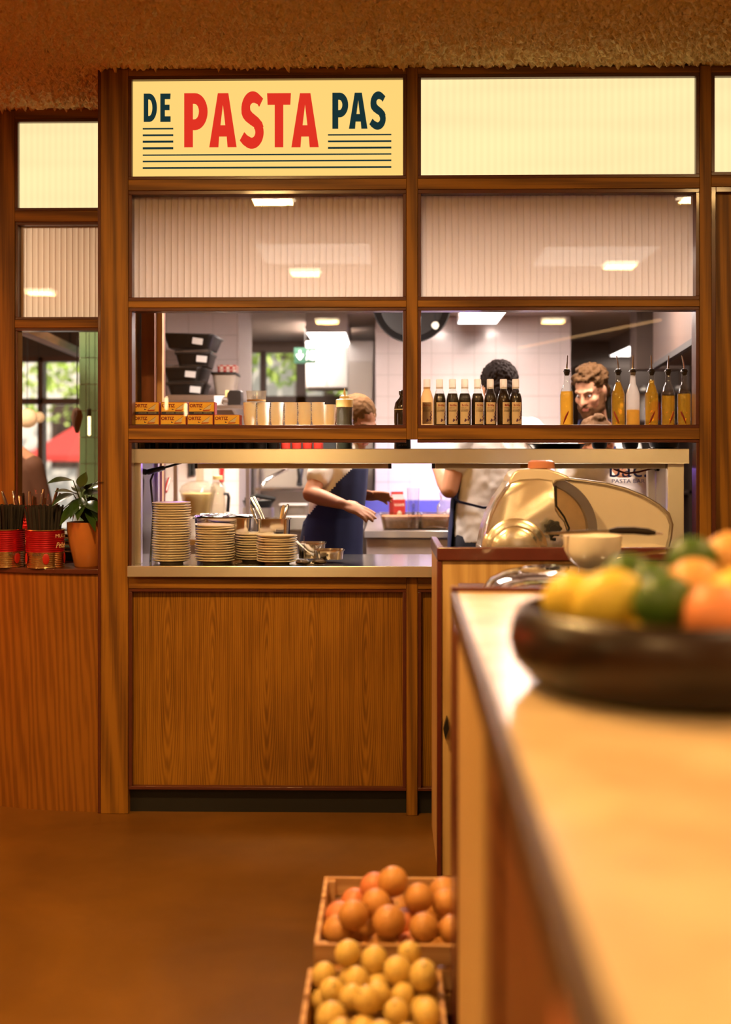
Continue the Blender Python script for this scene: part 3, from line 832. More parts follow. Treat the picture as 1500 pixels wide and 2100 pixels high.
for nm, lab, m_, a in (('spatula', 'spatula with a wooden handle in the small insert', LIGHTW, (573, 1064, 582, 1036)), ('serving_spoon', 'steel spoon standing by the wooden handled spatula', CHROME, (578, 1064, 591, 1034)),
                       ('kitchen_knife', 'slim steel blade leaning in the small insert', CHROME, (530, 1062, 514, 1035))):
    p, q = C(a[0], a[1] + 16, 4.8), C(a[2], a[3], 4.83)
    r = thing(nm, lab, 'utensil')
    part('handle' if 'spat' in nm else 'shank', MB().tube([p, p.lerp(q, .4), p.lerp(q, .8), q], [.004, .007, .008, .005], 8, flat=.6), m_, r)
fq = C(530, 1040, 6.95)
spot_ = thing('stock_pot', 'steel stock pot on the bench under the dark pan', 'pot', (fq.x, fq.y, .92))
part('pot_body', MB().lathe([(0, 0), (.09, 0), (.092, .004), (.092, fq.z - .922), (.088, fq.z - .922), (.086, .006), (0, .006)], n=28), STEELD, spot_)
part('handle', MB().tube([(-.09, 0, .09), (-.115, 0, .095), (-.115, .03, .095), (-.09, .03, .09)], .006, 8), STEELD, spot_)
ph = thing('frying_pan', 'dark pan with a grey handle seen past the tongs', 'pan', fq)
part('bowl', MB().lathe([(0, 0), (.075, 0), (.095, .04), (.09, .04), (.07, .006), (0, .006)], n=24), DARKM, ph)
part('handle', MB().tube([(.08, 0, .035), (.1, -.02, .05), (.0, -.06, .07), (-.07, -.05, .045)], .012, 8), BLACK, ph)
# paper, dishes and receipt spike right of the plates
ys = .12
spk = thing('receipt_spike', 'thin steel receipt spike beside the short plate stack', 'spike', (PX(624, ys), ys, CT_Z))
part('rod', MB().tube([(0, 0, 0), (0, 0, .106)], [.0016, .0008], 6), CHROME, spk)
part('base_disc', MB().lathe([(0, 0), (.03, 0), (.03, .004), (0, .005)], n=20), STEELD, spk)
def sheet(name, label, pts, y0, y1, m_, wav=.004):
    mb = MB(); n = len(pts)
    vs = [(x, y0 + (y1 - y0) * k / 3, z + wav * math.sin(x * 90 + k)) for x, z in pts for k in range(4)]
    fs = [(i * 4 + k, i * 4 + k + 1, (i + 1) * 4 + k + 1, (i + 1) * 4 + k) for i in range(n - 1) for k in range(3)]
    o = solo(name, mb.add(vs, fs), m_, label, 'paper'); s = o.modifiers.new('solid', 'SOLIDIFY'); s.thickness = .0008
    return o
sheet('receipt', 'curled white receipt leaning from the short plate stack', [P(606, 1107, .2), P(618, 1118, .2), P(632, 1130, .2), P(645, 1137, .2)], .16, .22, PAPER)
sheet('receipt', 'white receipt lying on the steel counter edge', [(PX(607, .06), CT_Z + .004), (PX(625, .06), CT_Z + .010), (PX(645, .06), CT_Z + .006)], .03, .09, PAPER, .002)
pan('small_dish', 'small steel dish under the curled receipt', 608, 668, 1114, 1146, .22, .12)
pan('flat_dish', 'shallow steel dish lying at the counter centre', 644, 706, 1128, 1148, .10, .10)
FOILB = mat('dark_wrapper', (.10, .08, .06), .25, .7, bump=.7, bscale=70)
for px, y, lab in ((622, .03, 'dark crumpled wrapper by the short plate stack'), (655, .05, 'dark crumpled wrapper before the shallow dish')):
    mb = MB().ell((0, 0, .010), (.030, .022, .010), n=14)
    mb.v = [p + Vector((0, 0, 1)) * .006 * noise.noise(p * 90) for p in mb.v]
    solo('wrapper', mb, FOILB, lab, 'wrapper', (PX(px, y), y, CT_Z + .002))

# ---- tin boxes on the shelf board
YEL = mat('box_yellow', (.86, .52, .06), .5, noise_amt=.05)
BRED = mat('box_red', (.38, .02, .01), .45)
BBLUE = mat('box_navy', (.02, .025, .06), .5)
CREAM = mat('sail_cream', (.66, .58, .42), .6)
BX, BH, BD = .1015, .0488, .06
bxo = thing('tin_box', '', 'box')
part('carton', MB().box(-BX / 2, BX / 2, 0, BD, 0, BH), BRED, bxo, smooth=0, bev=.0015)
part('front_label', MB().box(-BX / 2 + .002, BX / 2 - .003, -.0008, 0, .0115, BH - .002), YEL, bxo, 'yellow label', smooth=0)
part('navy_band', MB().box(-BX / 2 + .002, BX / 2 - .003, -.0008, 0, .0012, .0115), BBLUE, bxo, smooth=0)
link('lettering', text_mesh('ORTIZ', .051, .0135, mat('print_maroon', (.22, .012, .008), .5, noise_amt=0), bold=.035), bxo, (-.0215, -.0014, .0345))
link('lettering', text_mesh('ANCHOIS - SARDINES', .070, .0038, CREAM), bxo, (.004, -.0014, .0063))
sl = [(.003, .014), (.03, .015), (.036, .019), (.006, .018)]
part('boat_print', MB().prism(sl, -.0014, -.0008), BRED, bxo, smooth=0)
part('sail_print', MB().prism([(.006, .020), (.031, .020), (.038, .040)], -.0014, -.0008), CREAM, bxo, smooth=0)
part('mast_print', MB().prism([(.005, .0195), (.0068, .0195), (.0395, .0425), (.038, .0425)], -.0018, -.0012), BBLUE, bxo, smooth=0)
part('fisherman_print', MB().prism([(-.008, .017), (.0, .018), (-.001, .021), (-.004, .0195), (-.008, .024)], -.0014, -.0008), BBLUE, bxo, smooth=0)
pos = [(300.5, 0), (355.5, 0), (411, 0), (466, 0), (300.5, 1), (357, 1), (414, 1)]
labs = ['at the far end of the lower row', 'second in the lower row', 'third in the lower row', 'last in the lower row beside white cups', 'first in the upper row', 'in the middle of the upper row', 'last in the upper row']
for i, ((px, l), lb) in enumerate(zip(pos, labs)):
    y = .09
    loc = (PX(px, y), y, SILL_Z + l * (BH + .0006))
    lab = 'yellow and red fish tin box with boat, ' + lb
    if i == 0: bxo.location = loc; tag(bxo, lab, 'box', 'yellow fish tin boxes')
    else: dup(bxo, loc, None, lab, 'yellow fish tin boxes')

# ---- glaze bottles
def bottle_of(mats, px, y, lab, empty=False):
    pass
DG = mat('dark_glaze', (.010, .006, .004), .08, spec=.8, noise_amt=0)
LABELM = mat('bottle_label', (.84, .72, .56), .6, noise_amt=.05)
LABELD = mat('dark_label', (.50, .38, .28), .6)  # darker label of the pale amber bottle
CAPM = thin_glass('clear_cap', (.95, .9, .82), 1.0, .15, .6, (.95, .85, .7))
PURP = mat('grape_print', (.10, .03, .14), .6)
TXTR = mat('print_red', (.40, .03, .02), .6, noise_amt=0)
TXTD = mat('print_dark', (.08, .06, .05), .6, noise_amt=0)
AMBERG = thin_glass('amber_glass', (.95, .75, .45), 1.4, 0, .35, (.9, .68, .4))
def glaze(dark=True):
    r = thing('glaze_bottle', '', 'bottle')
    R0 = .0243
    prof = [(0, 0), (R0 - .002, 0), (R0, .003), (R0, .105), (R0 - .002, .118), (R0 - .007, .134), (.013, .145), (.0115, .150), (.0115, .157), (0, .157)]
    part('bottle_body', MB().lathe([p for p in prof], n=24), BOTTLE if dark else AMBERG, r)
    if dark:
        part('glaze', MB().lathe([(0, .002), (R0 - .0015, .002), (R0 - .0009, .004), (R0 - .0009, .104), (R0 - .003, .118), (R0 - .007, .131), (0, .131)], n=24), DG, r)
    c = part('screw_cap', MB().lathe([(.0125, .154), (.0138, .156), (.0138, .184), (.012, .187), (0, .187)], n=20), CAPM, r)
    part('neck_ring', MB().lathe([(.0138, .150), (.0142, .152), (.0138, .154)], n=20, close=True), CAPM, c)
    lb = wrap_sheet(.040, .012, .096, R0 + .0006, LABELM if dark else LABELD)
    l = part('front_label', lb, LABELM if dark else LABELD, r)
    def tx(s, w_, h_, z, m_, x=0):
        me = text_mesh(s, w_, h_, m_)
        for v in me.vertices: v.co.x += x
        link('lettering', wrap(me, R0 + .0012), l, (0, 0, z))
    tx('BriVin', .024, .008, .0845, TXTR)
    tx('CREMA CON', .020, .003, .074, TXTD, -.006)
    tx('ACETO BALSAMICO', .028, .003, .066, TXTD, -.002)
    tx('DI MODENA', .026, .003, .061, TXTD, -.003)
    gm = MB()
    for dx, z, q in ((.012, .028, .0035), (.016, .034, .004), (.013, .040, .0035), (.017, .047, .004), (.015, .054, .003), (.018, .060, .003), (.0, .024, .0035), (.004, .027, .003), (.001, .030, .003)):
        a = dx / R0
        gm.ell(((R0 + .001) * math.sin(a), -(R0 + .001) * math.cos(a), z), (q, .0012, q), Matrix.Rotation(a, 3, 'Z'), n=8)
    part('grape_print', gm, PURP, l, 'purple grape print')
    return r
def wrap_sheet(wid, z0, z1, r, m_, n=12):
    vs = []; fs = []
    for i in range(n + 1):
        a = (-wid / 2 + wid * i / n) / r
        vs += [(r * math.sin(a), -r * math.cos(a), z0), (r * math.sin(a), -r * math.cos(a), z1)]
    for i in range(n): fs.append((2 * i, 2 * i + 2, 2 * i + 3, 2 * i + 1))
    return MB().add(vs, fs).mesh('label', [m_], 40, fix=False)
gpx = [876, 902, 928.5, 953.5, 980, 1006, 1033, 1058]
yg = .11
gA = glaze(False); gA.location = (PX(gpx[0], yg), yg, SILL_Z); tag(gA, 'pale amber glaze bottle nearly empty beside the mullion', 'bottle', 'balsamic glaze bottles')
gB = glaze(True)
for i, px in enumerate(gpx[1:]):
    lab = 'full dark glaze bottle, %s from the pale one' % nth(i)
    loc = (PX(px, yg), yg + rnd.uniform(-.003, .003), SILL_Z); rz = [.25, .1, 0, .35, .05, .6, .1][i]
    if i == 0: gB.location = loc; gB.rotation_euler = (0, 0, rz); tag(gB, lab, 'bottle', 'balsamic glaze bottles')
    else: dup(gB, loc, rz, lab, 'balsamic glaze bottles')

# ---- oil bottles with pourers
OIL = thin_glass('chili_oil', (.97, .70, .20), .4, 0, .17, (.9, .58, .12))
CHILI = mat('dried_chili', (.35, .02, .01), .4)
SED = mat('chili_flakes', (.12, .025, .008), .7, noise_amt=.5, nscale=400)
MILKG = thin_glass('milky_bottle_glass', (.95, .93, .9), 1.5, .05, .45, (.8, .74, .68))
def oil(px, level, y, lab, tilt, milky=False, chili=0):
    x = PX(px, y); z0 = SILL_Z; sc_ = (y + DIST) / F
    R0 = 13.8 * sc_
    H = lambda py: PZ(py, y, px) - z0
    zs, zn, zc = H(810), H(792), H(764)
    r = thing('oil_bottle', lab, 'bottle', (x, y, z0), rnd.uniform(-.5, .5), 'oil bottles with pourers')
    nr = .0098
    prof = [(0, 0), (R0 - .002, 0), (R0, .003), (R0, zs), (R0 - .001, zs + .006), (nr + .007, zn - .001), (nr + .002, zn + .010), (nr, zc - .010), (nr + .0015, zc - .008), (nr + .0015, zc), (nr - .002, zc)]
    part('bottle_body', MB().lathe(prof, n=24), MILKG if milky else BOTTLE, r)
    lv = H(level)
    ip = [(0, .003), (R0 - .0025, .003)]
    for rr, zz in prof[3:8]:
        if zz < lv: ip.append((rr - .0022, zz))
    last = ip[-1][0] if lv > zs else R0 - .0025
    ip += [(min(last, R0 - .0025), lv), (0, lv)]
    part('oil', MB().lathe(ip, n=24), OIL, r)
    part('flakes', MB().lathe([(0, .0035), (R0 - .002, .0035), (R0 - .002, .010), (R0 * .5, .013), (0, .010)], n=16), SED, r)
    if chili:
        fy = -(R0 - .0045)
        pts = [(chili * .010, fy * .88, .012), (chili * .004, fy, .03), (-chili * .004, fy, .048), (-chili * .010, fy * .88, min(.062, lv - .006))]
        part('chili', MB().tube(pts, [.0012, .0036, .0042, .0024], 8), CHILI, r, 'red chili pepper')
    c = part('pourer', MB().lathe([(nr - .003, zc - .012), (nr + .001, zc - .004), (nr + .0015, zc + .001), (nr + .0055, zc + .004), (nr + .003, zc + .008), (nr + .001, zc + .010), (nr + .002, zc + .013), (.004, zc + .015), (0, zc + .015)], n=18), BLACK, r)
    zt = H(729)
    part('spout', MB().tube([(0, 0, zc + .012), (0, 0, zc + .02), (tilt * .002, 0, (zc + zt) / 2 + .01), (tilt * .006, -.003, zt)], [.0042, .0036, .003, .002], 8), CHROME, c)
for px, lv, lab, tl, mk, ch in ((1163, 803, 'oil bottle standing alone beside the tiled wall edge', .5, False, -1), (1268.5, 784, 'oil bottle filled to the neck beside the bearded cook', -1, False, 1),
                                (1298.5, 840, 'milky oil bottle only half full', .2, True, 0), (1337, 780, 'fullest oil bottle, between milky one and two lower ones', -.4, False, -1),
                                (1371, 812, 'oil bottle next to the one by the post', .2, False, -1), (1404, 808, 'oil bottle standing nearest the oak post', -1.5, False, 1)):
    oil(px, lv, .14, lab, tl, mk, ch)

# ---- more on the shelf board and the heated shelf
SQY = mat('squeeze_cap', (.72, .55, .22), .4)
SQG = mat('herb_oil', (.02, .022, .008), .25)
y = .30; x = PX(707, y)
Z = lambda py, yy=.30: PZ(py, yy, 707) - GZ1 + .004
sq = thing('squeeze_bottle', 'squeeze bottle with yellow nozzle cap and dark oil', 'bottle', (x, y, GZ1 - .004))
k = 17.3 * (y + DIST) / F
part('bottle_body', MB().lathe([(0, 0), (k - .002, 0), (k, .004), (k, Z(838)), (k - .001, Z(834)), (0, Z(834))], n=24), CLEARP, sq)
part('oil', MB().lathe([(0, .002), (k - .003, .002), (k - .003, Z(836)), (0, Z(836))], n=24), SQG, sq)
c = part('nozzle_cap', MB().lathe([(k + .001, Z(835)), (k + .0015, Z(820)), (k - .004, Z(818.5)), (.021, Z(818)), (.020, Z(813)), (.012, Z(811)), (.006, Z(809)), (.0022, Z(797)), (0, Z(796))], n=24), SQY, sq)
db = thing('dark_bottle', 'black vinegar bottle half hidden behind the mullion', 'bottle', (PX(826, .3), .3, GZ1 - .004))
Z = lambda py: PZ(py, .3, 826) - GZ1 + .004
part('bottle_body', MB().lathe([(0, 0), (.032, 0), (.034, .004), (.034, Z(838)), (.030, Z(826)), (.014, Z(816)), (.011, Z(812)), (.015, Z(808)), (.015, Z(802)), (.008, Z(800)), (0, Z(800))], n=24), DG, db)
part('neck_ring', MB().lathe([(.0345, Z(841)), (.0352, Z(840)), (.0345, Z(839))], n=24, close=True), CERAM, db)
part('front_label', wrap_sheet(.05, .008, .06, .0346, BLACKM), BLACKM, db)
link('lettering', wrap(text_mesh('ACETO', .034, .008, CERAM), .0352), db, (0, 0, .02))
# white paper cups in stacks
CUPW = mat('white_cup_paper', (.92, .91, .89), .7, noise_amt=.03)
cupm = MB().lathe([(0, 0), (.020, 0), (.026, .028), (.0265, .030), (.025, .030), (.019, .003), (0, .003)], n=20).mesh('cup', [CUPW], 40)
for c_, px in enumerate((513, 541, 569, 597, 625, 653, 675)):
    for k in range(9 if c_ != 6 else 8):
        y = .155
        o = link('paper_cup', cupm, None, (PX(px, y) + rnd.gauss(0, .0006), y, SILL_Z + k * .0086))
        tag(o, 'white paper cup %s from the bottom in the %s stack from the tin boxes' % (nth(k), nth(c_)), 'cup', 'white paper cup stacks')
    o = link('paper_cup', cupm, None, (PX(px, y), y, SILL_Z + .030 + 8.6e-3 * 8.0), (PI, 0, 0)) if False else None
tub = thing('clear_tub', 'clear lidless tub standing on the white paper cups', 'tub', (PX(526, .155), .155, SILL_Z + 8 * .0086 + .031))
part('wall', MB().lathe([(0, 0), (.036, 0), (.040, .042), (.041, .042), (.041, .045), (.039, .045), (.035, .003), (0, .003)], n=28), CLEARP, tub)
part('brown_band', MB().lathe([(.0365, .003), (.0372, .003), (.0378, .010), (.0370, .010)], n=28, close=True), mat('brown_band', (.30, .16, .05), .5), tub)
# row on the heated shelf behind the rail
JARL = mat('jar_lid', (.30, .22, .10), .3, .8)
for i in range(10):
    y = .33; x = PX(300 + i * 29, y)
    r = thing('glass_jar', 'small dark jar, %s from the shelf end under the tin boxes' % nth(i), 'jar', (x, y, GZ1 - .004), 0, 'dark jars on the heated shelf')
    part('jar_body', MB().lathe([(0, 0), (.025, 0), (.0278, .004), (.0278, .045), (.021, .052), (0, .052)], n=18), DG, r)
    part('lid', MB().lathe([(.022, .052), (.023, .053), (.023, .062), (0, .063)], n=18), JARL, r)
solo('added_jar_backing', MB().box(PX(284, .4), PX(690, .4), .385, .43, 0, .055), BLACKM, 'long black box added behind the dark jars to darken the gaps', 'crate', (0, 0, GZ1 - .004), bev=.002)  # added to darken the bright gaps between the jars
for i in range(4):
    y = .31; x = PX(586 + i * 22.5, y)
    r = thing('red_tin', 'small red tin, %s from the dark jars on the heated shelf' % nth(i), 'tin', (x, y, GZ1 - .004), 0, 'red tins on the heated shelf')
    part('tin_body', MB().lathe([(0, 0), (.0195, 0), (.02, .002), (.02, .058), (.0195, .06), (0, .06)], n=18), BRED, r)
    part('rim', MB().lathe([(.0192, .060), (.0205, .061), (.0192, .062)], n=18, close=True), CHROME, r)
trm = MB()
tr_ = thing('black_tray', 'shallow black tray on the heated shelf near the bearded cook', 'tray', (PX(1142, .3), .3, GZ1 - .004))
part('tray', MB().lathe([(0, 0), (.095, 0), (.115, .022), (.118, .022), (.118, .025), (.112, .025), (.093, .004), (0, .004)], n=32, sy=.6), BLACK, tr_)
for px, rr, s in ((1230, .032, 'beside the shallow black tray'), (1293, .034, 'between two others'), (1362, .06, 'widest, nearest the steel upright')):
    y = .3
    r = thing('dark_bowl', 'small dark bowl on the heated shelf, ' + s, 'bowl', (PX(px, y), y, GZ1 - .004), 0, 'dark bowls on the heated shelf')
    part('bowl', MB().lathe([(0, 0), (rr * .6, 0), (rr * .9, .012), (rr, .030), (rr - .003, .030), (rr * .8, .012), (0, .005)], n=24), DARKM, r)
    part('foot_ring', MB().lathe([(rr * .5, -.002), (rr * .55, -.002), (rr * .55, .002), (rr * .5, .002)], n=24, close=True), BLACK, r)

# ---- the curved ledge: red tins, straws, cutlery, plant
def can_mat():
    m, nt, b = newmat('tin_red'); b.inputs['Base Color'].default_value = (.42, .008, .018, 1); b.inputs['Metallic'].default_value = .55; b.inputs['Roughness'].default_value = .28
    return m
CANR = can_mat(); GOLD = mat('tin_gold', (.80, .62, .34), .2, 1, noise_amt=.15, nscale=60)
CANT = mat('can_print', (.8, .55, .35), .5, noise_amt=0)
TOM = mat('tomato_print', (.40, .012, .008), .4)
def can(loc, R0, Hh, rz, lab, name='food_tin', words=True):
    r = thing(name, lab, 'tin', loc, rz)
    def ribs(z0, z1, nrib):
        out = []
        for i in range(nrib * 4 + 1):
            z = z0 + (z1 - z0) * i / (nrib * 4)
            out.append((R0 - .0012 + .0012 * math.cos(2 * PI * i / 4), z))
        return out
    part('tin_body', MB().lathe([(0, .001), (R0 - .001, 0), (R0 + .001, .002)] + ribs(.004, Hh * .42, 8), n=40), GOLD, r, 'gold lower half', smooth=60)
    part('red_wrap', MB().lathe(ribs(Hh * .42, Hh - .004, 10) + [(R0 - .004, Hh - .003), (R0 - .004, Hh * .42)], n=40, close=True), CANR, r, smooth=60)
    part('rim', MB().lathe([(R0 - .003, Hh - .004), (R0 + .0015, Hh - .003), (R0 + .0015, Hh), (R0 - .003, Hh)], n=40, close=True), GOLD, r)
    part('inner_liner', MB().lathe([(R0 - .006, Hh * .45), (R0 - .006, Hh - .002), (R0 - .0045, Hh - .002)], n=40), STEELD, r) if False else None
    for a in range(0, 360, 72):
        q = MB(); an = math.radians(a + 20)
        q.ell(((R0 + .0006) * math.sin(an), -(R0 + .0006) * math.cos(an), Hh * .25), (.013, .002, .022), Matrix.Rotation(an, 3, 'Z'), n=12)
        part('tomato_print', q, TOM, r)
    if words:
        t1 = text_mesh('MUTTI', .062, .014, CANT); link('lettering', wrap(t1, R0 + .0012), r, (0, 0, Hh * .84))
        t2 = text_mesh('Pelati', .060, .022, CANT, shear=.35); link('lettering', wrap(t2, R0 + .0012), r, (0, 0, Hh * .60))
        for a in (80, -80):
            t3 = text_mesh('PELATI', .036, .010, TXTD); o = link('lettering', wrap(t3, R0 + .0012), r, (0, 0, Hh * .36)); o.rotation_euler = (0, 0, math.radians(a))
    return r
yc = .10
sR = 39.5 * (yc + DIST) / F
canA = can((PX(93, yc), yc, LEDGE), sR, .148, math.radians(70), 'red and gold ribbed tin of black straws beside the plant pot')
canB = can((PX(12, .13), .13, LEDGE), sR, .148, math.radians(-40), 'red and gold ribbed tin of black straws at the picture edge')
canC = can((PX(66, .38), .38, LEDGE), .074, .23, math.radians(120), 'taller red tin of cutlery behind the two straw tins', words=False)
STRAW = mat('black_straw', (.010, .007, .006), .7)
strawm = MB().box(-.0035, .0035, -.0012, .0012, 0, .225).mesh('straw', [STRAW], 0)
def straws(cn, tin, R0, n):
    for i in range(n):
        a = i * 2.39996; q = (R0 - .010) * math.sqrt((i + .5) / n)
        x, y = q * math.cos(a), q * math.sin(a)
        hgt = rnd.uniform(.0, .016)
        o = link('straw', strawm, None, (cn[0] + x * .72, cn[1] + y * .72, cn[2] + .004 + hgt), (-y * 1.6 + rnd.gauss(0, .03), x * 1.5 + rnd.gauss(0, .03), rnd.uniform(-.6, .6)))
        tag(o, 'black paper straw in the %s' % tin, 'straw', 'black straws in the ' + tin)
straws(canA.location, 'red tin beside the plant pot', sR, 150)
straws(canB.location, 'red tin at the picture edge', sR, 150)
COPPER = mat('warm_cutlery', (.70, .50, .36), .2, 1)
for i in range(16):
    a = i * 2.4; q = .055 * math.sqrt((i + .5) / 16)
    x, y = q * math.cos(a), q * math.sin(a)
    r = thing('cutlery', 'cutlery handle standing in the taller red tin', 'cutlery', (canC.location.x + x, canC.location.y + y, LEDGE + .02), 0, 'cutlery in the taller red tin')
    tx, ty = x * 1.4 + rnd.gauss(0, .01), y * .6
    L_ = .245 + rnd.uniform(-.01, .045)
    part('handle', MB().tube([(0, 0, 0), (tx * .4, ty * .4, L_ * .5), (tx * .85, ty * .85, L_ * .88), (tx, ty, L_)], [.0035, .004, .0075, .005], 8, flat=.4), COPPER if i % 3 else CHROME, r)
# striped card stack behind
for i in range(6):
    solo('menu_card', MB().box(-.09, .09, -.05, .05, 0, .004), [PAPER if i % 2 == 0 else STEELD][0], '%s card from the top in the stack behind the plant' % nth(5 - i), 'card', (PX(128, .40), .42, LEDGE + .042 + i * .014), (.10, .12, .5), group='cards stacked behind the plant')
solo('card_rack', MB().box(-.10, .10, -.04, .04, 0, .036), BLACK, 'black block under the stack of cards behind the plant', 'rack', (PX(128, .40), .42, LEDGE), .5, bev=.004)
# plant
TERRA = mat('terracotta_glaze', (.44, .15, .035), .3, coat=.3, noise_amt=.1)
SOIL = mat('soil', (.02, .012, .008), .95, bump=.8)
yp = .14; pxp = 181
pot = thing('potted_plant', 'orange glazed pot of dark broad leaves beside the post', 'plant', (PX(pxp, yp), yp, LEDGE))
pr = 43 * (yp + DIST) / F
ph_ = PZ(1070, yp, pxp) - LEDGE
part('pot', MB().lathe([(0, 0), (pr * .62, 0), (pr * .66, .004), (pr * .9, ph_ * .5), (pr, ph_ * .85), (pr, ph_), (pr - .005, ph_), (pr - .007, ph_ * .85), (pr * .6, ph_ * .82), (0, ph_ * .82)], n=40), TERRA, pot)
part('soil', MB().lathe([(0, ph_ * .9), (pr - .008, ph_ * .86), (pr - .008, ph_ * .8), (0, ph_ * .8)], n=24), SOIL, pot)
def leafmat(name, c):
    return mat(name, c, .28, spec=.6, noise_amt=.35, nscale=30)
LEAF = [leafmat('plant_leaf', (.025, .055, .012)), leafmat('plant_leaf_pale', (.035, .06, .015))]
def leaf_mb(L_, W_, fold=.25, droop=.3, n=9):
    mb = MB(); vs = []; fs = []
    for i in range(n + 1):
        t_ = i / n; wv = W_ * math.sin(PI * min(1, t_ ** .75)) * (1 - .15 * t_) + .0004
        z = -droop * L_ * t_ * t_
        for k in (-1, -.5, 0, .5, 1):
            vs.append((k * wv, L_ * t_, z + abs(k) * wv * fold))
    for i in range(n):
        for k in range(4): fs.append((i * 5 + k, i * 5 + k + 1, (i + 1) * 5 + k + 1, (i + 1) * 5 + k))
    return mb.add(vs, fs)
leaf_sp = [(150, 985, 112, 980, .030, 0), (165, 1000, 172, 973, .026, 1), (178, 1005, 196, 978, .030, 0), (172, 1015, 203, 1005, .030, 1), (150, 1012, 118, 1020, .026, 0), (160, 1025, 138, 1052, .030, 0),
           (175, 1030, 200, 1040, .032, 0), (168, 1032, 172, 1062, .026, 1), (185, 1025, 205, 1058, .024, 0), (150, 1030, 125, 1042, .02, 1), (180, 1040, 190, 1066, .022, 0), (190, 1000, 210, 990, .03, 0),
           (160, 1015, 128, 1000, .03, 0), (165, 1030, 145, 1060, .028, 1), (172, 1022, 150, 1040, .032, 0), (176, 1028, 182, 1052, .03, 0), (168, 1020, 160, 1045, .03, 0), (182, 1018, 198, 1050, .03, 1), (158, 1034, 130, 1058, .026, 0), (170, 1008, 152, 996, .028, 1)]
for i, (a, b, c_, d, wd, mi) in enumerate(leaf_sp):
    p = C(a, b, 4.63 + .02 * (i % 3)) - pot.location; q = C(c_, d, 4.55 + .06 * ((i * 2) % 4)) - pot.location
    v = q - p; L_ = v.length * 1.15
    up = Vector((0, -.55, 1)); yv = v.normalized(); xv = yv.cross(up).normalized(); zv = xv.cross(yv)
    mb = MB(); mb.M = Matrix(((xv.x, yv.x, zv.x, p.x), (xv.y, yv.y, zv.y, p.y), (xv.z, yv.z, zv.z, p.z), (0, 0, 0, 1)))
    t_ = leaf_mb(L_ * 1.15, wd * .95, .22, .22); mb.add(t_.v, t_.f)
    lf = part('leaf', mb, LEAF[mi], pot, smooth=60)
    part('stem', MB().tube([(0, 0, ph_ * .85), p * .5 + Vector((0, 0, ph_ * .5)), p], [.0035, .003, .002], 6), LEAF[1], pot)
# ------------------------------------------------------------------ kitchen fittings
BOXG = mat('lamp_box_grey', (.45, .40, .38), .6)
KGLOW = emitter('kitchen_lamp_glow', (1, .93, .88), 6)
def boxlamp(label, x0, x1, y0, y1, z, h=.075, cat='light'):
    r = thing('ceiling_lamp', label, cat, ((x0 + x1) / 2, (y0 + y1) / 2, z))
    a, b = (x1 - x0) / 2, (y1 - y0) / 2
    part('housing', MB().box(-a, a, -b, b, 0, KC - z if KC - z < .3 else h), BOXG, r, smooth=0)
    part('diffuser', MB().box(-a + .008, a - .008, -b + .008, b - .008, -.006, 0), KGLOW, r, smooth=0)
    return r
p0, p1 = C(628, 683, 8.1), C(706, 683, 8.1)
boxlamp('long box lamp hanging in front of the street windows', p0.x, p1.x + .02, 3.55, 4.55, p0.z, .08)
p0 = C(937, 663, 7.85); p1 = C(1020, 663, 7.85)
boxlamp('long box lamp in front of the white tiled wall', p0.x, p1.x, 2.45, 3.35, p0.z)
boxlamp('long box lamp past the tiled wall above the bearded cook', 1.86, 2.14, 3.7, 5.5, 2.22)
for x, y in ((-.35, 1.2), (1.0, 1.3)):  # unseen lamps, added to make the ribbed panes glow from behind
    boxlamp('square lamp added out of sight above the %s' % ('plate stacks' if x < 0 else 'slicer'), x - .27, x + .27, y - .27, y + .27, 2.342)

# worktable with gratin dishes
TT = .97
wz = PZ(1089, 1.62) ; yw0 = 1.62
wx0 = PX(748, yw0)
tb = thing('worktable', 'steel topped worktable carrying the gratin dishes', 'table', (wx0, yw0, 0))
ty1 = 3.72 - yw0
part('worktop', MB().box(0, .70, 0, ty1, wz - .005, wz), steel('worktop_copper', (.52, .42, .34), .3, (3, 30, 3)), tb, smooth=0)
part('edge_band', MB().box(-.002, .70, -.004, .0, wz - .035, wz + .001), STEEL, tb, smooth=0, bev=.002)
part('cabinet_body', MB().box(.01, .69, .02, ty1, .1, wz - .005), mat('pale_cabinet', (.55, .46, .42), .5), tb, smooth=0)
for x in (.05, .64):
    for y in (.06, ty1 - .06):
        part('leg', MB().lathe([(0, 0), (.02, 0), (.02, .1), (0, .1)], c=(x, y, 0), n=12), STEELD, tb)
BLUELIT = mat('blue_light_tint', (.10, .10, .42), .4)  # blue lamplight on the backsplash, put into the colour of this strip
solo('blue_light_strip', MB().box(0, .76, 0, .02, 0, .085), BLUELIT, 'strip coloured like blue light along the rear of the worktable', 'board', (PX(735, 3.72), 3.74, wz))
DISHG = thin_glass('dish_glass', (.9, .85, .75), 1.5)
GRAT = mat('gratin', (.48, .33, .14), .6, noise_amt=.45, nscale=60)
CRUST = mat('gratin_crust', (.34, .15, .06), .5, noise_amt=.5, nscale=80)
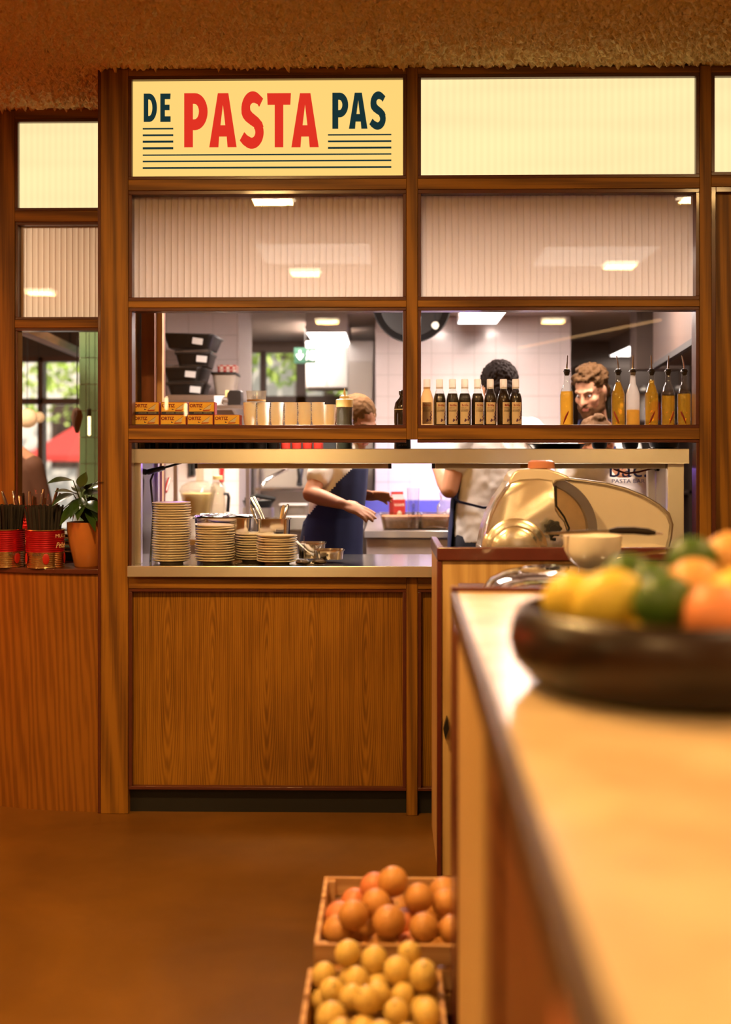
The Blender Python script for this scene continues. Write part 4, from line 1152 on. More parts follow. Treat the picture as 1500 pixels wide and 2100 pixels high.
def gratin(px0, px1, y, lab):
    x0, x1 = PX(px0, y), PX(px1, y); zz = wz
    r = thing('gratin_dish', lab, 'dish', ((x0 + x1) / 2, y + .12, zz)); a = (x1 - x0) / 2; b = .13; h = PZ(1050, y) - PZ(1082, y)
    def rr(hw, hd, z, c=.03):
        return [(cx + c * math.cos(math.radians(a0 + 30 * k)), cy + c * math.sin(math.radians(a0 + 30 * k)), z) for cx, cy, a0 in ((hw - c, hd - c, 0), (-hw + c, hd - c, 90), (-hw + c, -hd + c, 180), (hw - c, -hd + c, 270)) for k in range(4)]
    part('glass_dish', MB().loft([rr(a * .84, b * .84, 0), rr(a * .97, b * .97, h * .9), rr(a, b, h * .95), rr(a, b, h), rr(a * .93, b * .93, h), rr(a * .82, b * .82, .006)]), DISHG, r)
    part('filling', MB().loft([rr(a * .80, b * .80, .007), rr(a * .88, b * .88, h * .62)]), GRAT, r)
    part('crust', MB().loft([rr(a * .89, b * .89, h * .63), rr(a * .92, b * .92, h * .84)]), CRUST, r)
gratin(779, 868, 1.72, 'glass dish of gratin behind the tall beer glass')
gratin(853, 928, 1.74, 'glass dish of gratin beside the apron string')
yy = 1.68
gl = thing('beer_glass', 'tall clear beer glass at the worktable edge', 'glass', (PX(848, yy), yy, wz))
R_ = 13 / F * (yy + DIST); Hg = PZ(998, yy) - PZ(1085, yy)
part('glass_body', MB().lathe([(0, 0), (R_ * .82, 0), (R_ * .86, .012), (R_ * .86, Hg * .3), (R_ * 1.0, Hg), (R_ * .95, Hg), (R_ * .8, Hg * .3), (R_ * .78, .02), (0, .02)], n=24), CLEARG, gl)
link('lettering', wrap(text_mesh('PERONI', .07, .017, BLACK), R_ * .93), gl, (0, 0, Hg * .5)).rotation_euler = (0, PI / 2, 0)
cy = 2.55
ct = thing('red_carton', 'red drink carton standing behind the gratin dishes', 'carton', (PX(815, cy), cy, wz), .35)
cw = 13 / F * (cy + DIST); chh = .125
part('carton_body', MB().box(-cw, cw, -cw, cw, 0, chh * 1.05), BRED, ct, smooth=0)
part('gable_top', MB().prism([(-cw, chh * 1.05), (cw, chh * 1.05), (.004, chh * 1.3), (.004, chh * 1.42), (-.004, chh * 1.42), (-.004, chh * 1.3)], -cw, cw, 'yz'), BRED, ct, smooth=0)
link('lettering', text_mesh('ROOKER', .062, .016, CREAM), ct, (0, -cw - .001, chh * .8))
part('oval_print', MB().ell((0, -cw - .0005, chh * .33), (.016, .001, .024), n=14), CREAM, ct)
BAGM = thin_glass('plastic_bag_film', (.95, .93, .97), 2.5, .12, .25, (.8, .75, .85))
bm_ = MB().ell((0, 0, .10), (.095, .06, .11), n=28)
bm_.v = [p + Vector((noise.noise(p * 18), noise.noise(p * 18 + Vector((5, 0, 0))), noise.noise(p * 18 + Vector((0, 7, 0))))) * .032 for p in bm_.v]
bag = solo('plastic_bag', bm_, BAGM, 'crumpled clear plastic bag beside the apron string', 'bag', (PX(932, 2.0), 2.0, wz + .01), smooth=80)
kn = thing('kitchen_knife', 'long blade lying on the wrap behind the gratin', 'knife', (PX(893, 2.3), 2.3, wz + .02), (0, -.35, 0))
part('blade', MB().prism([(-.09, 0), (.08, .012), (.09, .03), (-.08, .02)], -.002, .002), CHROME, kn, smooth=0)
part('handle', MB().cap((.09, 0, .022), (.17, 0, .03), .011, .012), WHITEP, kn)
sp = thing('steel_spoon', 'steel spoon lying at the worktable edge near the apron', 'spoon', (PX(922, 1.66), 1.66, wz + .006), .9)
part('bowl', MB().ell((0, 0, .006), (.022, .03, .008), n=14), CHROME, sp)
part('handle', MB().tube([(0, .02, .006), (0, .1, .014), (0, .15, .008)], [.004, .003, .005], 8, flat=.5), CHROME, sp)
sb = solo('small_carton', MB().box(-.03, .03, -.02, .02, 0, .055), WHITEP, 'small white carton beside the steel spoon', 'carton', (PX(927, 1.86), 1.86, wz), smooth=0, bev=.001)
solo('red_tub', MB().lathe([(0, 0), (.022, 0), (.026, .05), (.024, .05), (.02, .004), (0, .004)], n=18), BRED, 'small red tub between white carton and spoon', 'tub', (PX(936, 1.74), 1.74, wz))

# bench by the pier: food processor, jug, tubs
yb0, yb1 = 1.85, 2.72
bh = .92
bn = thing('steel_bench', 'steel bench along the tiled pier under the food processor', 'bench')
bx0, bx1 = -1.22, PX(492, 2.3)
part('worktop', MB().box(bx0, bx1, yb0, yb1, bh - .03, bh), STEELT, bn, smooth=0)
part('undershelf', MB().box(bx0, bx1, yb0 + .02, yb1, .3, .33), STEELD, bn, smooth=0)
for x in (bx0 + .03, bx1 - .03):
    for y in (yb0 + .04, yb1 - .04):
        part('leg', MB().box(x - .02, x + .02, y - .02, y + .02, 0, bh - .03), STEELD, bn, smooth=0)
fp = C(406, 1060, 6.75)
CREAMF = mat('yellow_batter', (.85, .64, .26), .5)
pr_ = thing('food_processor', 'food processor with domed clear bowl of yellow batter', 'appliance', (fp.x, fp.y, bh))
fz = lambda py: PZ(py, fp.y, 406) - bh
k = 1 / F * 6.75
part('motor_base', MB().lathe([(0, 0), (30 * k, 0), (30 * k, fz(1062)), (22 * k, fz(1056)), (0, fz(1056))], n=28), WHITEP, pr_)
part('bowl', MB().lathe([(27 * k, fz(1056)), (35 * k, fz(1012)), (38 * k, fz(1008)), (37 * k, fz(1006)), (25 * k, fz(1054))], n=28, close=True), CLEARP, pr_)
part('batter', MB().lathe([(0, fz(1055)), (25 * k, fz(1055)), (32.5 * k, fz(1012)), (0, fz(1012))], n=28), CREAMF, pr_)
l_ = part('lid', MB().lathe([(38 * k, fz(1006)), (34 * k, fz(996)), (22 * k, fz(989)), (9 * k, fz(986)), (0, fz(986))], n=28), CLEARP, pr_, 'clear domed lid')
part('feed_tube', MB().lathe([(9 * k, fz(988)), (9 * k, fz(950)), (7.5 * k, fz(950)), (7.5 * k, fz(988))], c=(4 * k, 0, 0), n=18, close=True), CLEARP, l_)
jp = C(447, 1055, 6.62)
jg = thing('blender_jug', 'clear jug with black handle beside the food processor', 'jug', (jp.x, jp.y, bh))
jz = lambda py: PZ(py, jp.y, 447) - bh
part('jug_body', MB().lathe([(0, 0), (18 * k, 0), (17 * k, jz(1045)), (15 * k, jz(1000)), (10 * k, jz(988)), (8 * k, jz(988)), (13 * k, jz(1002)), (15 * k, jz(1045)), (0, .01)], n=24), CLEARP, jg)
part('yellow_lid', MB().lathe([(0, jz(984)), (10 * k, jz(984)), (10 * k, jz(976)), (0, jz(975))], n=24), SQY, jg)
part('handle', MB().tube([(12 * k, 0, jz(1012)), (20 * k, 0, jz(1013)), (22 * k, 0, jz(1020)), (20 * k, 0, jz(1050))], .010, 8), BLACK, jg)
sb2 = thing('squeeze_bottle', 'white squeeze bottle behind the tallest plate stack', 'bottle', (*C(348, 1050, 6.3).xy, bh))
part('bottle_body', MB().lathe([(0, 0), (.03, 0), (.03, .13), (.024, .15), (0, .15)], n=18), WHITEP, sb2)
part('nozzle', MB().lathe([(.026, .15), (.026, .165), (.008, .17), (.003, .21), (0, .21)], n=18), WHITEP, sb2)
REDP = mat('red_handle', (.40, .02, .02), .35)
def wallknife(px, py0, py1, m_, lab, w_=.014):
    y = 2.775
    x = PX(px, y); zt, zb = PZ(py0, y, px), PZ(py1, y, px)
    r = thing('hanging_knife', lab, 'knife', (x, y, zt))
    part('handle', MB().tube([(0, 0, 0), (.001, 0, (zb - zt) * .5), (0, 0, zb - zt)], [w_, w_ * .85, w_], 10, flat=.7), m_, r)
    part('blade', MB().prism([(-.010, 0), (.012, 0), (.010, .17), (0, .2), (-.008, .17)], -.001, .001), CHROME, r, smooth=0)
wallknife(390, 950, 976, BLACK, 'black handled knife on the tiled pier above the processor')
wallknife(397.5, 950, 975, BLACK, 'second black handled knife on the pier, beside the first')
wallknife(455, 958, 988, REDP, 'red handled knife hanging above the clear jug', .018)
rk = thing('red_spatula', 'red handled tool leaning against the pier by the plates', 'utensil')
part('handle', MB().cap(C(339, 1008, 6.4), C(347, 982, 6.5), .012, .010), REDP, rk)
part('shaft', MB().tube([C(339, 1008, 6.4), C(332, 1050, 6.3)], .006, 8), CHROME, rk)
# rack shelf carrying the black tubs
SH = PZ(815, 2.35, 400)
rs = thing('wall_rack', 'steel rack on the tiled pier carrying the black tubs', 'rack')
part('shelf_plate', MB().box(PX(338, 2.5), PX(494, 2.5), 2.08, 2.78, SH - .03, SH), STEELD, rs, smooth=0)
for px in (345, 486):
    part('bracket', MB().prism([(2.1, SH - .03), (2.78, SH - .03), (2.78, SH - .15)], PX(px, 2.5) - .01, PX(px, 2.5) + .01, 'yz'), STEELD, rs, smooth=0)
def rrect(hw, hd, z, c=.025):
    return [(cx + c * math.cos(math.radians(a0 + 30 * k)), cy + c * math.sin(math.radians(a0 + 30 * k)), z) for cx, cy, a0 in ((hw - c, hd - c, 0), (-hw + c, hd - c, 90), (-hw + c, -hd + c, 180), (hw - c, -hd + c, 270)) for k in range(4)]
TUBB = mat('black_tub', (.006, .005, .004), .4)
kk = 1 / F * 6.85
for (px, pt, pb, half, rz, lab, lid) in ((389, 790, 816, 40, .05, 'lowest black food tub of the stack on the rack', True), (386, 758, 786, 40, -.06, 'second black tub from the bottom of the stack', True),
                                    (403, 728, 755, 37, .04, 'third black tub, smaller, with torn white label', True), (396.5, 690, 719, 53, -.04, 'topmost wide black tub tilted on the stack', False)):
    y = 2.40; x = PX(px, y); z0 = PZ(pb, y, px); z1 = PZ(pt, y, px); h = z1 - z0; hw = half * kk
    if pb == 816: z0 = SH; h = z1 - z0
    r = thing('food_tub', lab, 'tub', (x, y, z0), (0, .03 if pb == 719 else -.02, rz), 'black food tubs')
    part('tub_body', MB().loft([rrect(hw * .8, .14, 0), rrect(hw * .95, .165, h * .9), rrect(hw, .175, h * .9), rrect(hw, .175, h), rrect(hw * .93, .16, h), rrect(hw * .78, .135, .01)]), TUBB, r)
    if lid: part('lid', MB().loft([rrect(hw * 1.02, .178, h), rrect(hw * 1.02, .178, h + .008), rrect(hw * .9, .16, h + .018)]), CLEARP, r, 'clear lid')
    part('paper_label', MB().box(hw * .15, hw * .15 + .06, -.168, -.164, h * .35, h * .35 + .036), PAPER, r, 'white paper label', smooth=0).rotation_euler = (0, .12, 0)
wb = thing('white_tub', 'translucent white tub beside the black tubs', 'tub', (PX(464, 2.4), 2.4, SH))
hw = 23 * kk; h = PZ(770, 2.4) - SH
part('tub_body', MB().loft([rrect(hw * .8, .1, 0), rrect(hw, .12, h)]), mat('milky_tub', (.42, .35, .28), .4), wb)
part('lid', MB().loft([rrect(hw * 1.12, .13, h), rrect(hw * 1.12, .13, h + .012)]), TUBB, wb, 'dark lid')
CHK = None
def check_mat():
    m, nt, b = newmat('red_check'); L = nt.links.new
    tc = N(nt, 'ShaderNodeTexCoord'); ch = N(nt, 'ShaderNodeTexChecker'); ch.inputs['Scale'].default_value = 55; ch.inputs[1].default_value = (.40, .03, .02, 1); ch.inputs[2].default_value = (.6, .5, .42, 1)
    L(tc.outputs['Object'], ch.inputs['Vector']); L(ch.outputs[0], b.inputs['Base Color']); b.inputs['Roughness'].default_value = .6
    return m
solo('snack_tray', MB().loft([rrect(.05, .07, 0, .01), rrect(.056, .078, .045, .01)]), check_mat(), 'red and white checked paper tray on the white tub', 'tray', (PX(468, 2.4), 2.4, h + SH + .012))
wbx = solo('white_box', MB().box(-.04, .04, -.05, .05, 0, .05), PAPER, 'plain white box in front of the white tub', 'box', (PX(452, 1.6), 1.7, PZ(831, 1.65)), smooth=0, bev=.002)
# upper shelf the white box stands on (inside the pass)
us = thing('wire_shelf', 'narrow steel shelf behind the tin boxes carrying a white box', 'shelf')
zs_ = PZ(831, 1.65)
part('shelf_plate', MB().box(PX(345, 1.65), PX(505, 1.65), 1.62, 1.80, zs_ - .018, zs_), STEELD, us, smooth=0)
part('post', MB().box(PX(345, 1.65), PX(345, 1.65) + .02, 1.80, 1.83, 0, zs_ - .018), STEELD, us, smooth=0)
part('post', MB().box(PX(505, 1.65) - .02, PX(505, 1.65), 1.80, 1.83, 0, zs_ - .018), STEELD, us, smooth=0)
gr = thing('label_printer', 'dark label machine with yellow corner behind the tin boxes', 'machine', (PX(481, 1.65), 1.69, zs_))
part('body', MB().prism([(-.032, 0), (.032, 0), (.036, .03), (.036, .072), (.028, .078), (-.024, .078), (-.036, .06)], -.05, .05), BLACK, gr, bev=.003)
part('yellow_corner', MB().box(-.048, -.030, -.045, .045, .040, .078), SQY, gr, smooth=0, bev=.002)
part('roller', MB().lathe([(0, -.03), (.02, -.03), (.02, .03), (0, .03)], c=(-.03, -.03, .025), n=16, axis='X'), STEELD, gr)
# dark wooden cabinet edge inside, by the left post
solo('inner_jamb', MB().box(PX(300, .6), PX(326, .6), .5, .75, 1.0, KC), wood('inner_jamb_wood', (.10, .03, .012), (.17, .055, .02), 'Z'), 'dark brown upright just inside the pass beside black tubs', 'upright', smooth=0)
solo('inner_upright', MB().box(PX(327, .62), PX(338, .62), .56, .6, 1.0, KC), LIGHTW, 'pale upright strip between the dark upright and black tubs', 'upright', smooth=0)
# big black pan hanging between the bays
hp = thing('hanging_pan', 'large round black pan hanging behind the mullion', 'pan', C(845, 624, 6.6))
kr = 81 / F * 6.6
part('pan_body', MB().lathe([(0, .02), (kr * .80, .02), (kr * .82, .015), (kr * .97, -.04), (kr, -.042), (kr, -.036), (kr * .84, .028), (0, .032)], n=48, axis='Y'), DARKM, hp)
part('handle', MB().tube([(0, 0, kr * .95), (0, .0, kr + .22)], .012, 8), BLACK, hp)
# exit sign and cabinet in the far room
es = thing('exit_sign', 'green exit sign with a white down arrow', 'sign', C(626, 729, 8.9))
EG = mat('exit_green', (.012, .06, .035), .5); EW = mat('exit_white', (.8, .85, .8), .5, emit=(.8, 1, .9), es=.05)
ew, eh = 22.5 / F * 8.9, 16 / F * 8.9
part('sign_board', MB().box(-ew, ew, 0, .03, -eh, eh), EG, es, smooth=0)
part('arrow', MB().prism([(-.045, .035), (-.033, .035), (-.033, -.005), (-.015, .012), (-.015, -.006), (-.039, -.035), (-.063, -.006), (-.063, .012), (-.045, -.005)], -.003, 0), EW, es, smooth=0)
part('door_symbol', MB().box(.045, .070, -.003, 0, -.035, .035), EW, es, smooth=0)
rm = MB().ell((.022, -.002, .027), (.006, .002, .006), n=8).tube([(.02, -.002, .018), (.026, -.002, .0), (.015, -.002, -.015), (.012, -.002, -.034)], .004, 6).tube([(.026, -.002, 0), (.034, -.002, -.016), (.036, -.002, -.032)], .004, 6).tube([(.012, -.002, .006), (.021, -.002, .015), (.034, -.002, .008)], .003, 6)
part('running_figure', rm, EW, es)
part('hanger', MB().box(-.004, .004, .01, .018, eh, KC - es.location.z), BLACK, es, smooth=0)
fc = thing('tall_fridge', 'tall steel fridge beside the street windows', 'fridge', (PX(740, 4.3), 4.3, 0))
fw = 27 / F * 8.8
part('body', MB().box(-fw, fw, .0, .6, .1, PZ(698, 4.3)), steel('fridge_steel', (.45, .42, .40), .35), fc, smooth=0, bev=.004)
part('door', MB().box(-fw + .006, fw - .006, -.02, 0, .15, PZ(742, 4.3)), STEELD, fc, smooth=0, bev=.004)
part('handle', MB().tube([(-fw + .03, -.045, 1.0), (-fw + .03, -.045, 1.7)], .009, 8), CHROME, fc)
part('foot', MB().box(-fw + .02, fw - .02, .02, .58, 0, .1), BLACK, fc, smooth=0)
wh = thing('white_cabinet', 'bright white wall cabinet under the long box lamp', 'cabinet', (PX(671, 4.6), 4.6, 0))
ww = 43 / F * 9.1
part('body', MB().box(-ww, ww, 0, .35, PZ(797, 4.6), PZ(700, 4.6)), WHITEP, wh, smooth=0, bev=.003)
part('door', MB().box(-ww + .004, -.003, -.018, 0, PZ(794, 4.6), PZ(703, 4.6)), WHITEP, wh, smooth=0, bev=.002)
part('door', MB().box(.003, ww - .004, -.018, 0, PZ(794, 4.6), PZ(703, 4.6)), WHITEP, wh, smooth=0, bev=.002)
part('mounting_rail', MB().box(-ww, ww, .35, 1.0, PZ(715, 4.6), PZ(705, 4.6)), DARKW, wh, smooth=0)
# sink run seen under the shelf
sk = thing('sink_bench', 'steel sink bench behind the woman in the apron', 'sink', (PX(480, 3.0), 2.9, 0))
swx = PX(745, 3.0) - PX(480, 3.0)
part('worktop', MB().box(0, swx, 0, .65, .86, .90), STEELD, sk, smooth=0)
part('front_panel', MB().box(0, swx, .03, .06, .15, .86), STEELD, sk, smooth=0)
part('splashback', MB().box(0, swx, .62, .65, .90, 1.5), STEELD, sk, smooth=0)
part('upper_shelf', MB().box(.12, swx * .62, .25, .6, PZ(1006, 3.2), PZ(1000, 3.2)), CHROME, sk, smooth=0)
part('pipe', MB().tube([C(537, 998, 7.5) - sk.location, C(545, 985, 7.5) - sk.location, C(588, 962, 7.6) - sk.location, C(600, 940, 7.6) - sk.location], .012, 10), CHROME, sk)
part('standpipe', MB().tube([(.1, .55, .9), (.1, .55, 1.7)], .03, 12), CHROME, sk)
tp_ = C(616, 965, 7.6) - sk.location
part('tap', MB().tube([tp_ + Vector((0, 0, .12)), tp_, tp_ + Vector((.0, -.03, -.05)), tp_ + Vector((0, -.06, -.09))], [.014, .022, .016, .02], 10), BLACK, sk)
wpl = MB().lathe([(0, .003), (.06, .003), (.10, .018), (.102, .021), (.06, .008), (0, .008)], n=24).mesh('plate', [WHITEP], 50)
for i in range(7):
    o = link('plate', wpl, None, (*C(610, 1040, 7.35).xy, .902 + i * .012)); tag(o, 'white plate %s from the bottom of the stack on the sink bench' % nth(i), 'plate', 'white plates on the sink bench')
tb2 = thing('clear_tub', 'clear plastic tub behind the white plates on the sink bench', 'tub', (*C(602, 1040, 7.55).xy, .9))
part('tub_body', MB().loft([rrect(.07, .06, 0, .01), rrect(.085, .07, .16, .01), rrect(.078, .064, .16, .01), rrect(.064, .054, .006, .01)]), CLEARP, tb2)
part('lid', MB().loft([rrect(.088, .073, .16, .01), rrect(.088, .073, .168, .01)]), WHITEP, tb2)
# right: wall cupboard, dark shelves with bottles
cbx0 = C(1291, 700, 7.0).x
wc = thing('wall_cupboard', 'dark wall cupboard along the kitchen side above the oil bottles', 'cupboard')
q0, q1 = C(1430, 690, 5.25), C(1333, 750, 6.9)
part('body', MB().prism([(q0.x, q0.y), (q1.x + .02, q1.y), (q1.x + .5, q1.y), (q0.x + .7, q0.y)], q0.z, KC - .002, 'xy'), wood('cupboard_wood', (.05, .03, .02), (.085, .05, .034), 'Z'), wc, smooth=0)
part('light_rail', MB().prism([(q0.x - .012, q0.y), (q1.x, q1.y), (q1.x + .03, q1.y), (q0.x + .02, q0.y)], q0.z - .03, q0.z, 'xy'), BLACKM, wc, smooth=0)
part('hinge_panel', MB().box(C(1291, 700, 8.0).x, C(1291, 700, 8.0).x + .30, 3.3, 3.5, PZ(760, 3.4), KC - .002), DARKW, wc, smooth=0)
bk = thing('back_shelf', 'dark shelf unit behind the bearded cook', 'shelf', (PX(1190, 4.9), 4.95, 0))
sw = PX(1425, 4.9) - PX(1190, 4.9)
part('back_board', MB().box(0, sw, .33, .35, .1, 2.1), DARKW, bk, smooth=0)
for z in (.6, 1.1, PZ(862, 4.9), PZ(800, 4.9)):
    part('shelf_board', MB().box(0, sw, 0, .33, z - .025, z), FRAMEW, bk, smooth=0)
for x in (0, sw - .03):
    part('side_board', MB().box(x, x + .03, 0, .35, 0, 2.1), FRAMEW, bk, smooth=0)
for i in range(9):
    col = [BRED, DG, SQG, GOLD, BLACK, CERAM][i % 6]
    r = thing('storage_jar', '%s jar along the dark shelf behind the cooks' % nth(i), 'jar', (bk.location.x + .08 + i * (sw - .16) / 8, 5.08, PZ(862, 4.9)), 0, 'jars on the dark rear shelf')
    hh = .13 + .05 * (i % 3)
    part('jar_body', MB().lathe([(0, 0), (.04, 0), (.042, .01), (.042, hh), (.028, hh + .03), (0, hh + .03)], n=16), col, r)
    part('lid', MB().lathe([(.028, hh + .03), (.03, hh + .032), (.03, hh + .05), (0, hh + .05)], n=16), STEELD, r)
# hall: lamps, beams, seat, person silhouette, parasol and trees outside
BEAMW = wood('hall_beam', (.22, .10, .03), (.36, .18, .06), 'Y')
pb0, pb1 = C(30, 668, 5.6), C(166, 727, 9.4)
bm1 = thing('ceiling_beam', 'pale wooden beam slanting across the top of the small window', 'beam')
dv = (pb1 - pb0)
mb = MB(); sv = dv.cross(Vector((0, 0, 1))).normalized() * .035
mb.loft([[pb0 - sv + Vector((0, 0, -.02)), pb0 + sv + Vector((0, 0, -.02)), pb0 + sv + Vector((0, 0, .03)), pb0 - sv + Vector((0, 0, .03))], [pb1 - sv + Vector((0, 0, -.02)), pb1 + sv + Vector((0, 0, -.02)), pb1 + sv + Vector((0, 0, .03)), pb1 - sv + Vector((0, 0, .03))]])
part('beam', mb, BEAMW, bm1, smooth=0)
for k in (.35, .75):
    q = pb0.lerp(pb1, k); part('hanger_rod', MB().tube([q, (q.x, q.y, CEIL)], .008, 6), BLACK, bm1)
LANT = mat('paper_lantern', (.75, .55, .35), .8, emit=(1, .55, .25), es=.45)
for (px, py, d, rpx, lab) in ((56, 858, 7.6, 21, 'peach paper lantern, larger one behind the glass'), (80, 856, 8.2, 12, 'smaller peach lantern beside the larger')):
    c0 = C(px, py, d); rr = rpx / F * d
    r = thing('paper_lantern', lab, 'lantern', c0)
    part('shade', MB().ell((0, 0, 0), (rr, rr, rr * .95), n=20), LANT, r)
    part('cord', MB().tube([(0, 0, rr * .9), (0, 0, CEIL - c0.z)], .003, 6), BLACK, r)
rl = C(158, 862, 6.3)
rt = thing('rattan_lamp', 'brown rattan pendant lamp against the green tiles', 'lamp', rl)
kr = 1 / F * 6.3
part('shade', MB().lathe([(2 * kr, 26 * kr), (9 * kr, 20 * kr), (12 * kr, 8 * kr), (8 * kr, -10 * kr), (3 * kr, -26 * kr), (2 * kr, -26 * kr), (7 * kr, -10 * kr), (11 * kr, 8 * kr), (8 * kr, 19 * kr)], n=28, close=True), mat('rattan', (.13, .05, .02), .7, bump=1, bscale=160), rt)
part('cord', MB().tube([(0, 0, 26 * kr), (0, 0, CEIL - rl.z)], .003, 6), BLACK, rt)
tl = C(183, 873, 6.45)  # reflection of a bulb, built as a glowing tube with cord
tbm = thing('tube_bulb', 'glowing tube standing for a bulb reflection before the green tiles', 'lamp', tl)
part('filament_tube', MB().lathe([(0, -.055), (.008, -.05), (.008, -.004), (.006, 0), (.008, .004), (.008, .05), (0, .055)], n=12), emitter('filament_reflection', (1, .66, .3), 5), tbm)
part('socket', MB().lathe([(.008, .05), (.012, .055), (.012, .09), (0, .095)], n=12), BLACK, tbm)  # socket and cord belong to the reflection stand-in
part('cord', MB().tube([(0, 0, .09), (0, 0, CEIL - tl.z)], .002, 6), BLACK, tbm)
# parasol on the terrace
pz = C(172, 905, 22.0)
PARA = mat('parasol_red', (.55, .04, .03), .8)
pa = thing('parasol', 'red parasol on the terrace beyond the hall window', 'parasol', (pz.x, pz.y, -.1))
ph2 = PZ(890, pz.y, 172) + .1; rr = .86
mb = MB(); n = 8
vs = [(0, 0, ph2 + .25)] + [(rr * 1.3 * math.cos(2 * PI * i / n), rr * 1.3 * math.sin(2 * PI * i / n), ph2 - .40) for i in range(n)]
mb.add(vs + [(x, y, z - .10) for x, y, z in vs[1:]], [(0, 1 + i, 1 + (i + 1) % n) for i in range(n)] + [(1 + i, 9 + i, 9 + (i + 1) % n, 1 + (i + 1) % n) for i in range(n)])
part('canopy', mb, PARA, pa, smooth=0)
part('pole', MB().tube([(0, 0, 0), (0, 0, ph2 + .25)], .025, 10), LIGHTW, pa)
for i in range(n):
    a = 2 * PI * i / n
    part('rib', MB().tube([(0, 0, ph2 + .2), (rr * 1.28 * math.cos(a), rr * 1.28 * math.sin(a), ph2 - .42)], .012, 6), LIGHTW, pa)
part('base', MB().lathe([(0, 0), (.3, 0), (.28, .06), (0, .08)], n=20), STEELD, pa)
# trees outside
LV = [mat('tree_leaf', (.30, .42, .06), .6, noise_amt=.3), mat('tree_leaf_pale', (.48, .58, .16), .6, noise_amt=.3)]
BARK = mat('bark', (.12, .08, .05), .9)
def tree(x, y, h, r_, lab, n=2600):
    t_ = thing('street_tree', lab, 'tree', (x, y, -.1))
    part('trunk', MB().tube([(0, 0, 0), (.05, 0, h * .4), (0, .05, h * .8)], [.16, .12, .06], 10), BARK, t_)
    rg = random.Random(int(x * 10))
    mb = MB()
    for i in range(n):
        a, b, q = rg.uniform(0, 2 * PI), rg.uniform(-1, 1), rg.random() ** .4 * r_
        s_ = math.sqrt(1 - b * b); c0 = Vector((q * s_ * math.cos(a), q * s_ * math.sin(a), h + q * b * .9))
        u = Vector((rg.gauss(0, 1), rg.gauss(0, 1), rg.gauss(0, 1))).normalized() * rg.uniform(.06, .13); v = u.orthogonal().normalized() * u.length * .6
        mb.add([c0 - u, c0 + v, c0 + u, c0 - v], [(0, 1, 2, 3)], i % 2)
    o = part('crown', mb, LV, t_, smooth=0); o['kind'] = 'stuff'
tree(-6.9, 22.0, 4.4, 2.5, 'leafy green street tree beyond the hall window')
tree(-2.2, 24.2, 5.6, 2.0, 'second leafy street tree, farther behind the red parasol')
tree(-11.6, 21.5, 3.8, 2.0, 'street tree hidden past the hall window frame', 1500)
tree(-.9, 13.0, 3.9, 1.7, 'pale green street tree beyond the kitchen window', 1800)
facade = mat('street_facade', (.62, .56, .50), .9)
hs = thing('street_house', 'pale house front across the street', 'house', (-2, 27, -.1))
part('wall', MB().box(-12, 12, 0, 5, 0, 9), facade, hs, smooth=0)
for i in range(7):
    for j in range(3):
        part('window', MB().box(-10 + i * 3, -8.8 + i * 3, -.04, .02, 1.2 + j * 2.9, 2.9 + j * 2.9), FRAMEW, hs, smooth=0)
# ------------------------------------------------------------------ people
SKIN = mat('skin', (.40, .20, .115), .6, spec=.25, sss=.1, noise_amt=.08)
SKIN2 = mat('skin_tan', (.40, .18, .09), .55, spec=.3, sss=.1, noise_amt=.08)
TEE = mat('white_tshirt', (.72, .66, .58), .9, noise_amt=.05, bump=.15, bscale=300)
NAVY = mat('navy_apron', (.007, .011, .055), .85, noise_amt=.2)
TROU = mat('dark_trousers', (.02, .02, .028), .9)
SHOE = mat('black_shoe', (.015, .014, .013), .5)
HAIRD = mat('dark_hair', (.007, .004, .003), .8, spec=.12, noise_amt=.3, nscale=200)
HAIRB = mat('blond_hair', (.15, .075, .026), .75, spec=.15, noise_amt=.35, nscale=160)
HAIRC = mat('brown_hair', (.055, .026, .008), .75, spec=.15, noise_amt=.4, nscale=160)
HAIRL = mat('light_brown_hair', (.085, .042, .016), .8, spec=.12, noise_amt=.45, nscale=150)
EYEW = mat('eye_white', (.45, .41, .37), .2, noise_amt=0)
IRIS = mat('iris', (.03, .03, .03), .15, noise_amt=0)
LIP = mat('lip', (.42, .14, .10), .45)
V = Vector
def head_prims(mb, M):
    """face looks along -Y in the head frame, origin at the head's centre"""
    def c(*p): return M @ V(p)
    R3 = M.to_3x3()
    mb.ell(c(0, .012, .035), (.074, .094, .088), R3, 20)
    mb.ell(c(0, -.030, -.035), (.060, .062, .078), R3, 18)
    mb.ell(c(0, -.062, -.088), (.030, .028, .026), R3, 12)
    mb.cap(c(0, -.086, .016), c(0, -.108, -.024), .0085, .0125, 10)
    mb.ell(c(.011, -.094, -.028), (.009, .010, .008), R3, 8); mb.ell(c(-.011, -.094, -.028), (.009, .010, .008), R3, 8)
    for s in (-1, 1):
        mb.cap(c(s * .012, -.084, .030), c(s * .045, -.068, .028), .010, .010, 8)
        mb.ell(c(s * .040, -.058, -.020), (.026, .026, .022), R3, 10)
        mb.ell(c(s * .076, .012, -.002), (.010, .020, .032), R3, 10)
        mb.cap(c(s * .055, .0, -.045), c(s * .018, -.060, -.090), .026, .022, 10)
    mb.cap(c(-.018, -.086, -.056), c(.018, -.086, -.056), .0085, .0085, 8)
    mb.cap(c(-.014, -.084, -.068), c(.014, -.084, -.068), .0095, .0095, 8)
